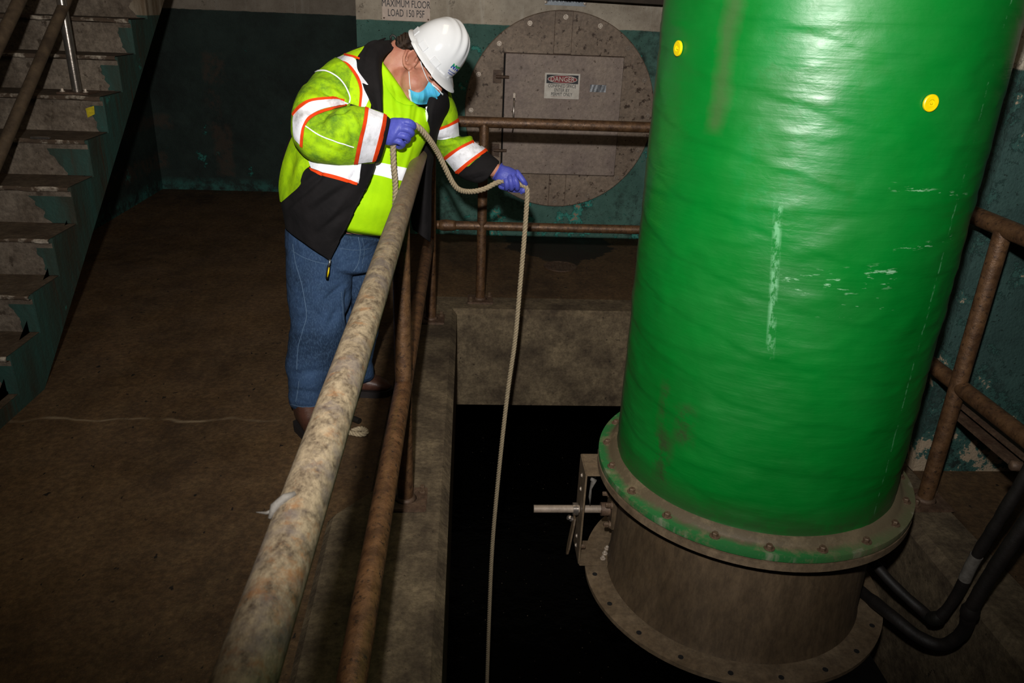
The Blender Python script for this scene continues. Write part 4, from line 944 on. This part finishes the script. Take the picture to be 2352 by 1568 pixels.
# zip pull
zp = at(758, 602, 2.84); bm = bmesh.new(); add_tube(bm, [at(758, 596, 2.84), at(757, 604, 2.838), at(755, 610, 2.838)], .004, 8); fix(bm); zo = from_bm('zip_pull', bm, M['zip'], jk)
bm = bmesh.new(); add_tube(bm, [at(755, 610, 2.836), at(753, 626, 2.834), at(751, 640, 2.834)], [.005, .0065, .0055], 10); fix(bm); from_bm('pull_tag', bm, M['tapeblack'], zo)
bm = bmesh.new(); add_tube(bm, [at(756, 614, 2.829), at(754, 626, 2.826), at(752, 636, 2.827)], [.002, .0035, .002], 8); fix(bm); from_bm('tag_print', bm, M['yellow'], zo)
# far panel and collar lining
G2 = [[(1000, 190, 3.22), (1012, 188, 3.24), (1026, 196, 3.30), (1030, 215, 3.42)], [(985, 225, 3.16), (1002, 225, 3.16), (1024, 235, 3.22), (1035, 250, 3.38)], [(977, 262, 3.16), (992, 272, 3.15), (1012, 275, 3.22), (1022, 275, 3.36)],
      [(978, 300, 3.2), (990, 304, 3.2), (1002, 305, 3.25), (1008, 306, 3.36)], [(962, 350, 3.3), (975, 352, 3.3), (990, 352, 3.34), (998, 352, 3.4)], [(950, 430, 3.32), (962, 430, 3.32), (980, 430, 3.34), (992, 430, 3.4)], [(944, 500, 3.32), (955, 505, 3.31), (976, 508, 3.33), (992, 510, 3.38)], [(948, 528, 3.32), (960, 535, 3.31), (978, 548, 3.33), (989, 556, 3.38)]]
fp = sheet('front_panel', G2, M['blackcloth'], jk, 40, 80, folds([(985, 240, 990, 300, 6, .006), (975, 400, 970, 540, 5, -.006)], .003)); fpv = eval_bvh(fp)
ribbon('collar_piping', [fpv], [(973, 243), (979, 262), (978, 275), (970, 285)], [(978, 243), (984, 262), (983, 278), (975, 290)], M['white'], jk, .006, 20, 2)
G3 = [[(832, 118, 3.06), (845, 100, 3.12), (872, 92, 3.2), (912, 92, 3.30)], [(822, 145, 3.0), (850, 112, 3.06), (880, 104, 3.14), (908, 104, 3.26)], [(818, 162, 2.965), (852, 152, 3.0), (868, 125, 3.06), (902, 112, 3.2)], [(840, 205, 2.915), (858, 205, 2.94), (868, 165, 3.0), (878, 142, 3.1)], [(860, 252, 2.89), (868, 252, 2.91), (876, 230, 2.93), (880, 220, 3.0)], [(868, 300, 2.87), (872, 300, 2.88), (877, 290, 2.89), (880, 290, 2.93)]]
co = sheet('collar', G3, M['blackcloth'], jk, 40, 60, folds([], .003)); 
bm = bmesh.new(); add_tube(bm, [at(898, 96, 3.2), at(897, 84, 3.2), at(902, 80, 3.2), at(908, 84, 3.2), at(911, 94, 3.2)], .004, 8); fix(bm); from_bm('hanger_loop', bm, M['tapeblack'], jk)
# -- sleeves
rs_rows = [(770, 130, 850, 200, 3.05, .10), (728, 165, 838, 232, 3.0, .115), (688, 212, 812, 262, 2.93, .12), (671, 262, 800, 285, 2.86, .11), (676, 322, 762, 262, 2.82, .10), (712, 368, 778, 246, 2.80, .09), (765, 378, 806, 244, 2.80, .085), (815, 379, 840, 247, 2.83, .078), (848, 376, 876, 257, 2.86, .07), (861, 374, 889, 266, 2.875, .066)]
bm = bmesh.new(); R_ = sil(rs_rows, 44, 8); closed_bm(bm, R_, .12); rsm = remesh(bm, .0045, 4, .5)
wrinkle(rsm, folds([(745, 225, 690, 222, 9, .008), (760, 205, 800, 238, 6, .009), (705, 310, 800, 300, 12, .006), (800, 250, 825, 300, 7, .006), (738, 205, 775, 222, 5, -.014), (775, 222, 800, 240, 5, -.012), (720, 180, 760, 190, 7, .007), (740, 240, 792, 232, 5, .006), (770, 262, 805, 248, 5, -.012), (755, 275, 785, 262, 5, .008), (800, 280, 815, 345, 6, -.005), (770, 290, 790, 350, 7, .006), (730, 330, 790, 355, 7, -.005), (700, 190, 745, 205, 6, -.006), (695, 240, 690, 300, 8, .003), (825, 215, 838, 232, 5, -.008), (745, 260, 735, 300, 6, -.005)], .004, (11, 11, 11)))
rsl = link('sleeve', rsm, M['limesleeve'], jk); rbv = bvh_of(rsm)
ribbon('sleeve_band', [rbv], [(801, 238), (770, 227), (718, 231), (690, 246), (676, 264), (674, 290), (677, 316), (690, 332)], [(790, 244), (765, 245), (738, 252), (715, 264), (700, 282), (696, 300), (693, 318), (692, 332)], M['silver'], rsl, .004, 70, 10)
ribbon('orange_edge', [rbv], [(790, 227), (765, 224), (718, 227), (690, 242), (674, 260), (674, 266)], [(790, 232), (765, 229), (719, 233), (693, 248), (677, 264), (676, 268)], M['orange'], rsl, .006, 50, 2)
ribbon('orange_edge', [rbv], [(795, 240), (765, 246), (738, 254), (710, 268), (697, 288), (692, 310), (690, 334)], [(795, 245), (768, 252), (742, 259), (716, 272), (702, 290), (698, 312), (696, 338)], M['orange'], rsl, .006, 60, 2)
ribbon('sleeve_band', [rbv], [(846, 250), (842, 280), (832, 325), (822, 374)], [(880, 262), (876, 290), (866, 330), (855, 370)], M['silver'], rsl, .004, 40, 10)
ribbon('orange_edge', [rbv], [(838, 247), (833, 280), (822, 325), (812, 375)], [(846, 250), (841, 280), (831, 325), (821, 375)], M['orange'], rsl, .0055, 40, 2)
ribbon('orange_edge', [rbv], [(880, 262), (875, 290), (865, 330), (854, 370)], [(887, 266), (883, 290), (874, 330), (862, 368)], M['orange'], rsl, .0055, 40, 2)
seam([(716, 168), (733, 164), (752, 165), (775, 178), (792, 198), (802, 222), (801, 236)], 2.6, rsl, [rbv], 'white', 'piping', .005)
seam([(700, 289), (730, 308), (770, 324), (812, 338)], 2.2, rsl, [rbv], 'white', 'piping', .005)
bm = bmesh.new(); closed_bm(bm, sil([(852, 374, 882, 264, 2.865, .066), (864, 374, 892, 268, 2.88, .066), (872, 371, 897, 274, 2.89, .06)], 40, 4), .1); cm = remesh(bm, .004, 2); link('cuff', cm, M['blackcloth'], rsl)
ls_rows = [(962, 205, 1022, 175, 3.36, .08), (968, 255, 1040, 225, 3.40, .09), (985, 295, 1052, 264, 3.43, .09), (1000, 326, 1056, 312, 3.45, .085), (1004, 350, 1082, 312, 3.46, .085), (1022, 366, 1090, 324, 3.45, .08), (1048, 400, 1120, 346, 3.43, .075)]
bm = bmesh.new(); closed_bm(bm, sil(ls_rows, 40, 8)); lsm = remesh(bm, .0045, 4)
wrinkle(lsm, folds([(995, 322, 1055, 314, 4, -.012), (1010, 335, 1060, 325, 5, .006), (1015, 355, 1070, 335, 5, -.005), (1000, 255, 1040, 250, 6, .004), (1030, 270, 1035, 310, 6, -.004)], .004, (11, 11, 11)))
lsl = link('sleeve', lsm, M['limesleeve'], jk); lbv = bvh_of(lsm)
ribbon('sleeve_band', [lbv], [(1004, 299), (1025, 292), (1053, 278)], [(993, 319), (1020, 321), (1056, 312)], M['silver'], lsl, .004, 24, 8)
ribbon('orange_edge', [lbv], [(1008, 292), (1030, 284), (1051, 271)], [(1004, 300), (1028, 291), (1053, 279)], M['orange'], lsl, .0055, 20, 2)
ribbon('sleeve_band', [lbv], [(1024, 366), (1055, 343), (1090, 325)], [(1046, 394), (1080, 367), (1115, 343)], M['silver'], lsl, .004, 30, 10)
ribbon('orange_edge', [lbv], [(1020, 360), (1052, 338), (1088, 321)], [(1024, 367), (1056, 344), (1091, 326)], M['orange'], lsl, .0055, 24, 2)
ribbon('orange_edge', [lbv], [(1046, 393), (1080, 366), (1114, 342)], [(1050, 401), (1084, 372), (1119, 347)], M['orange'], lsl, .0055, 24, 2)
bm = bmesh.new(); closed_bm(bm, sil([(1045, 398, 1116, 344, 3.43, .072), (1072, 414, 1132, 358, 3.41, .066), (1100, 421, 1146, 370, 3.39, .056), (1116, 414, 1146, 374, 3.375, .048)], 40, 6), .1); cm = remesh(bm, .004, 3)
wrinkle(cm, folds([(1060, 405, 1130, 385, 5, .005), (1080, 415, 1125, 400, 4, -.005)], .003)); link('cuff', cm, M['blackcloth'], lsl)
# -- gloves
bm = bmesh.new()   # right hand: fist, back of the hand towards the camera
closed_bm(bm, sil([(882, 318, 893, 274, 2.97, .030), (883, 330, 906, 270, 2.965, .033), (892, 334, 928, 272, 2.96, .035), (906, 334, 940, 277, 2.97, .032)], 24, 5))
for pts in ([(915, 280, 2.955, .013), (938, 281, 2.95, .0135), (949, 289, 2.965, .0125), (943, 297, 2.995, .0115), (925, 296, 3.01, .011)],
            [(915, 295, 2.945, .0135), (936, 297, 2.94, .0135), (945, 305, 2.955, .0125), (938, 312, 2.985, .0115), (922, 309, 3.0, .011)],
            [(910, 309, 2.945, .013), (929, 312, 2.94, .013), (937, 319, 2.955, .012), (930, 325, 2.985, .011), (915, 321, 3.0, .0105)],
            [(905, 322, 2.948, .012), (919, 326, 2.945, .012), (925, 332, 2.96, .011), (918, 337, 2.985, .010), (907, 332, 3.0, .010)],
            [(900, 282, 2.99, .015), (922, 279, 3.01, .014), (940, 284, 3.015, .0125), (950, 292, 3.012, .0115)]): chain(bm, pts)
gm = remesh(bm, .0022, 2, .5)
for v in gm.vertices: v.co = CAM + (v.co - CAM) * (2.91 / 2.97)
wrinkle(gm, lambda c_: .0011 * fbm((c_.x * 35, c_.y * 35, c_.z * 35), 1, 3)); link('glove', gm, M['glove'], pe)
bm = bmesh.new()   # left hand round the rope
def cp(x, y): return (1100 + x / 12.06, 350 + y / 12.06)
def C(x, y, dy, r): a_, b_ = cp(x, y); return (a_, b_, 3.35 + dy, r)
closed_bm(bm, sil([(*cp(415, 760), *cp(640, 320), 3.36, .032), (*cp(455, 790), *cp(720, 370), 3.35, .034), (*cp(560, 900), *cp(880, 410), 3.345, .036), (*cp(700, 960), *cp(1050, 510), 3.345, .033), (*cp(830, 930), *cp(1110, 640), 3.35, .026)], 24, 5))
for pts in ([C(730, 680, -.022, .010), C(752, 780, -.038, .0112), C(770, 900, -.040, .0112), C(770, 985, -.028, .0102), C(740, 1010, -.005, .0095)],
            [C(838, 625, -.026, .0105), C(872, 750, -.044, .012), C(902, 890, -.045, .012), C(910, 990, -.032, .011), C(880, 1020, -.006, .010)],
            [C(965, 645, -.024, .0105), C(1015, 760, -.042, .012), C(1055, 890, -.042, .012), C(1068, 990, -.030, .011), C(1040, 1020, -.004, .010)],
            [C(1050, 560, .0, .0135), C(1125, 650, -.012, .013), C(1215, 770, -.020, .0122), C(1278, 862, -.016, .0115), C(1300, 905, -.006, .0105)],
            [C(620, 930, -.004, .014), C(880, 1010, .012, .014), C(1090, 1035, .008, .0125), C(1200, 1040, -.004, .0118), C(1262, 985, -.006, .0112)]): chain(bm, pts)
chain(bm, [C(1175, 1120, -.006, .006), C(1220, 1060, -.008, .0125), C(1285, 985, -.008, .0105)])
gm = remesh(bm, .0018, 1, .5); wrinkle(gm, lambda c_: .0008 * fbm((c_.x * 40, c_.y * 40, c_.z * 40), 1, 3)); gl = link('glove', gm, M['glove'], pe)
bm = bmesh.new(); rg = sil([(*cp(375, 720), *cp(625, 300), 3.362, .036), (*cp(395, 745), *cp(650, 315), 3.36, .0375)], 28, 2)[0:3]
add_tube(bm, rg[1] + [rg[1][0], rg[1][1]], .003, 8); fix(bm); from_bm('glove_cuff', bm, M['glove'], gl)
# -- face mask
def pleat(u_, v_): return .003 + .007 * (1 - abs(math.sin(u_ * 15 + 3.2 * v_))) ** 1.6 * math.sin(PI * (.08 + .84 * v_)) * min(1, .25 + v_) + .006 * math.sin(PI * u_) * math.sin(PI * v_)
mk = ribbon('face_mask', [body_bv], [(940, 204), (951, 210), (962, 212), (972, 207), (979, 198), (985, 187)], [(947, 234), (958, 239), (969, 240), (984, 238), (1000, 231), (1013, 217)], M['maskb'], pe, .004, 60, 24, 0, pleat, .0015, 120)
mbv = bvh_of(mk.data); mo = mk.location.copy()
mbv = body_bv
ribbon('mask_edge', [body_bv], [(984, 186), (995, 199), (1005, 210), (1013, 217)], [(988, 184), (999, 197), (1009, 208), (1014, 213)], M['maskw'], mk, .013, 20, 3)
ribbon('mask_edge', [body_bv], [(939, 203), (941, 212), (943, 222), (947, 235)], [(943, 205), (945, 213), (947, 223), (951, 236)], M['maskw'], mk, .012, 20, 3)
def strap(pts):
    P = []
    for x, y in pts: h = cast(body_bv, x, y); P.append(h[0] + (CAM - h[0]).normalized() * .007)
    bm = bmesh.new(); add_tube(bm, crom(P, 20), .0016, 8); fix(bm); from_bm('ear_loop', bm, M['maskw'], mk)
strap([(939, 164), (940, 176), (941, 190), (943, 205)]); strap([(966, 140), (969, 152), (976, 170), (984, 187)])
ribbon('eyelashes', [body_bv], [(985, 175), (990, 180), (996, 183)], [(984, 177), (989, 182), (995, 185)], M['hair'], pe, .002, 12, 2)
# -- hard hat
ff, fr_, fu = frame3(cdir(.41, -.84, .29), cdir(.80, .47, .36))
HC_ = at(994, 122, HY - .01); 
HSC = 1.05
def W(f_, r_, u_): return HC_ + (ff * f_ + fr_ * r_ + fu * u_) * HSC
bm = bmesh.new(); NA, NB_ = 96, 26; rings = []
def hat_r(a_):    # outline of the dome base
    return .124 * abs(math.cos(a_)) ** 2 + .106 * math.sin(a_) ** 2 if False else 1 / math.sqrt((math.cos(a_) / (.109 if math.cos(a_) > 0 else .094)) ** 2 + (math.sin(a_) / .106) ** 2)
for j in range(NB_ + 1):
    t_ = j / NB_; ph = t_ * PI / 2; row = []
    for i in range(NA):
        a_ = 2 * PI * i / NA; rr0 = hat_r(a_) * math.cos(ph) ** .78; z = .142 * math.sin(ph) ** 1.0
        ridge = 0
        lat = rr0 * math.sin(a_)
        for l0, hgt, w_ in ((0, .009, .016), (.034, .005, .008), (-.034, .005, .008)): ridge += hgt * math.exp(-((lat - l0) / w_) ** 2) * min(1, max(0, (z - .045) / .05))
        k_ = 1 + ridge / .14
        row.append(W(rr0 * math.cos(a_) * (1 + ridge * 2), lat, z + ridge))
    rings.append(row)
brim = []
for dr, dz in ((.0, 0.0), (.004, -.004), (.012, -.008), (.013, -.012)):
    row = []
    for i in range(NA):
        a_ = 2 * PI * i / NA; r0 = hat_r(a_); vis = max(0, math.cos(a_) + .0) ** .6 * .037
        ex = dr * (1 + (vis * 78 if dr > .003 else 0) / 1.0 * 1.0) if dr else 0
        row.append(W((r0 + ex) * math.cos(a_), (r0 + min(ex, .02)) * math.sin(a_) if abs(math.sin(a_)) > .5 else (r0 + ex) * math.sin(a_), dz - ex * .16))
    brim.append(row)
inner = [[p - (p - HC_).normalized() * .004 - fu * .002 for p in brim[-1]], [W(hat_r(2 * PI * i / NA) * .97 * math.cos(2 * PI * i / NA), hat_r(2 * PI * i / NA) * .97 * math.sin(2 * PI * i / NA), -.006) for i in range(NA)], [W(hat_r(2 * PI * i / NA) * .9 * math.cos(2 * PI * i / NA), hat_r(2 * PI * i / NA) * .9 * math.sin(2 * PI * i / NA), .05) for i in range(NA)]]
rings_bm(bm, inner[::-1] + brim[::-1] + rings, True, False); fix(bm)
ho = from_bm('hard_hat', bm, M['hat'], pe, True, 60); hbv = eval_bvh(ho)
for a_, z in ((PI / 2 + .42, .012), (PI / 2 - .3, .012), (PI / 2 - .95, .012)):
    c_ = W((hat_r(a_) + .001) * math.cos(a_), (hat_r(a_) + .001) * math.sin(a_), z); o_ = (c_ - W(0, 0, z)).normalized(); tng = fu.cross(o_).normalized()
    bm = bmesh.new(); rr2 = []
    for d_, s_ in ((-.006, 1), (.0008, .97), (.0016, .82)): rr2.append([c_ + o_ * d_ + (tng * .018 * x + fu * .013 * y) * s_ for x, y in ((-1, -1), (1, -1), (1, 1), (-1, 1))])
    rings_bm(bm, rr2); fix(bm); from_bm('slot_boss', bm, M['hat'], ho, False)
def wrap_text(body, size, f0, name, mats, sx=1, bold=0.0):
    me = text_mesh(body, size, sx, bold, 0); bm = bmesh.new(); bm.from_mesh(me); bmesh.ops.triangulate(bm, faces=bm.faces[:]); bmesh.ops.subdivide_edges(bm, edges=bm.edges[:], cuts=2)
    for v in bm.verts:
        lat, up_ = v.co.x, v.co.y + f0
        o_ = W(.30, -lat + LOGO_R, up_); h = hbv.ray_cast(o_, -ff); p_ = h[0] if h[0] else o_
        v.co = p_ + ff * .0012
    me2 = bpy.data.meshes.new(name); bm.to_mesh(me2); bm.free(); return link(name, me2, mats, ho, False)
LOGO_R = -.016
lb = wrap_text('NYC', .023, .046, 'logo', [M['logoB'], M['logoG']], 1.15, .0016)
for p_ in lb.data.polygons:
    if (Vector(p_.center) + lb.location * 0 - HC_).dot(fu) > .047 * HSC: p_.material_index = 1
wrap_text('Environmental', .0085, .027, 'logo_lettering', M['logoB'], 1, .0002); wrap_text('Protection', .0085, .018, 'logo_lettering', M['logoB'], 1, .0002)

# ================================================================== ROPE
def rope(name, ctrl, label, n, r=.0112, pitch=.046, parent=None):
    e = empty(name, ctrl[0]); tag(e, label, 'rope'); P = crom(ctrl, n)
    # even spacing
    L = [0]
    for i in range(n): L.append(L[-1] + (P[i + 1] - P[i]).length)
    step = .005; m_ = int(L[-1] / step); Q = []; k = 0
    for i in range(m_ + 1):
        s_ = i * step
        while k < n - 1 and L[k + 1] < s_: k += 1
        f_ = (s_ - L[k]) / max(1e-6, L[k + 1] - L[k]); Q.append(P[k].lerp(P[k + 1], min(1, f_)))
    fr3 = []; pu = None
    for i, p_ in enumerate(Q):
        d_ = (Q[min(i + 1, m_)] - Q[max(i - 1, 0)]).normalized()
        u_ = frame(d_)[0] if pu is None else (pu - d_ * pu.dot(d_)).normalized(); pu = u_; fr3.append((u_, d_.cross(u_)))
    for s_ in range(3):
        pts = []
        for i, p_ in enumerate(Q):
            a_ = 2 * PI * (i * step / pitch + s_ / 3); pts.append(p_ + (fr3[i][0] * math.cos(a_) + fr3[i][1] * math.sin(a_)) * r * .56)
        bm = bmesh.new(); add_tube(bm, pts, r * .50, 8); fix(bm); from_bm('strand', bm, M['rope'], e)
    return e
coil = [atz(808, 990, ZF + .012), atz(830, 984, ZF + .012), atz(842, 992, ZF + .02), atz(828, 997, ZF + .013), atz(800, 992, ZF + .012), atz(770, 985, ZF + .012), atz(775, 955, ZF + .02)]
path = coil + [at(806, 930, 2.93), at(834, 835, 2.96), at(862, 745, 2.98), at(888, 665, 2.99), at(902, 560, 2.99), at(908, 440, 2.95), at(904, 380, 2.92), at(903, 335, 2.915), at(910, 318, 2.925), at(928, 300, 2.925), at(945, 287, 2.92), at(962, 293, 2.925), at(985, 319, 2.98), at(1005, 350, 3.07), at(1022, 385, 3.12), at(1040, 420, 3.17), at(1056, 436, 3.21), at(1082, 440, 3.26), at(1112, 434, 3.29), at(1140, 420, 3.312), at(1158, 415, 3.32), at(1180, 420, 3.33), at(1196, 424, 3.335), at(1207, 428, 3.335), at(1211, 440, 3.335), at(1209, 480, 3.34), at(1203, 560, 3.35), at(1194, 660, 3.36), at(1183, 780, 3.37), at(1166, 900, 3.38), at(1146, 1080, 3.39), at(1131, 1250, 3.40), at(1124, 1400, 3.40), at(1118, 1580, 3.40), at(1114, 1700, 3.40)]
rope('rope', path, 'long tan twisted rope running through the gloved hands down into the pit', 400)
e2 = rope('rope_end', [atz(770, 966, ZF + .012), atz(790, 960, ZF + .012), atz(806, 960, ZF + .012), atz(818, 964, ZF + .012)], 'loose rope end with black tape lying on the floor by the boots', 20)
bm = bmesh.new(); add_tube(bm, [atz(810, 961, ZF + .012), atz(818, 964, ZF + .012), atz(826, 967, ZF + .012)], .013, 14); fix(bm); from_bm('tape_whipping', bm, M['tapeblack'], e2, True, 50)
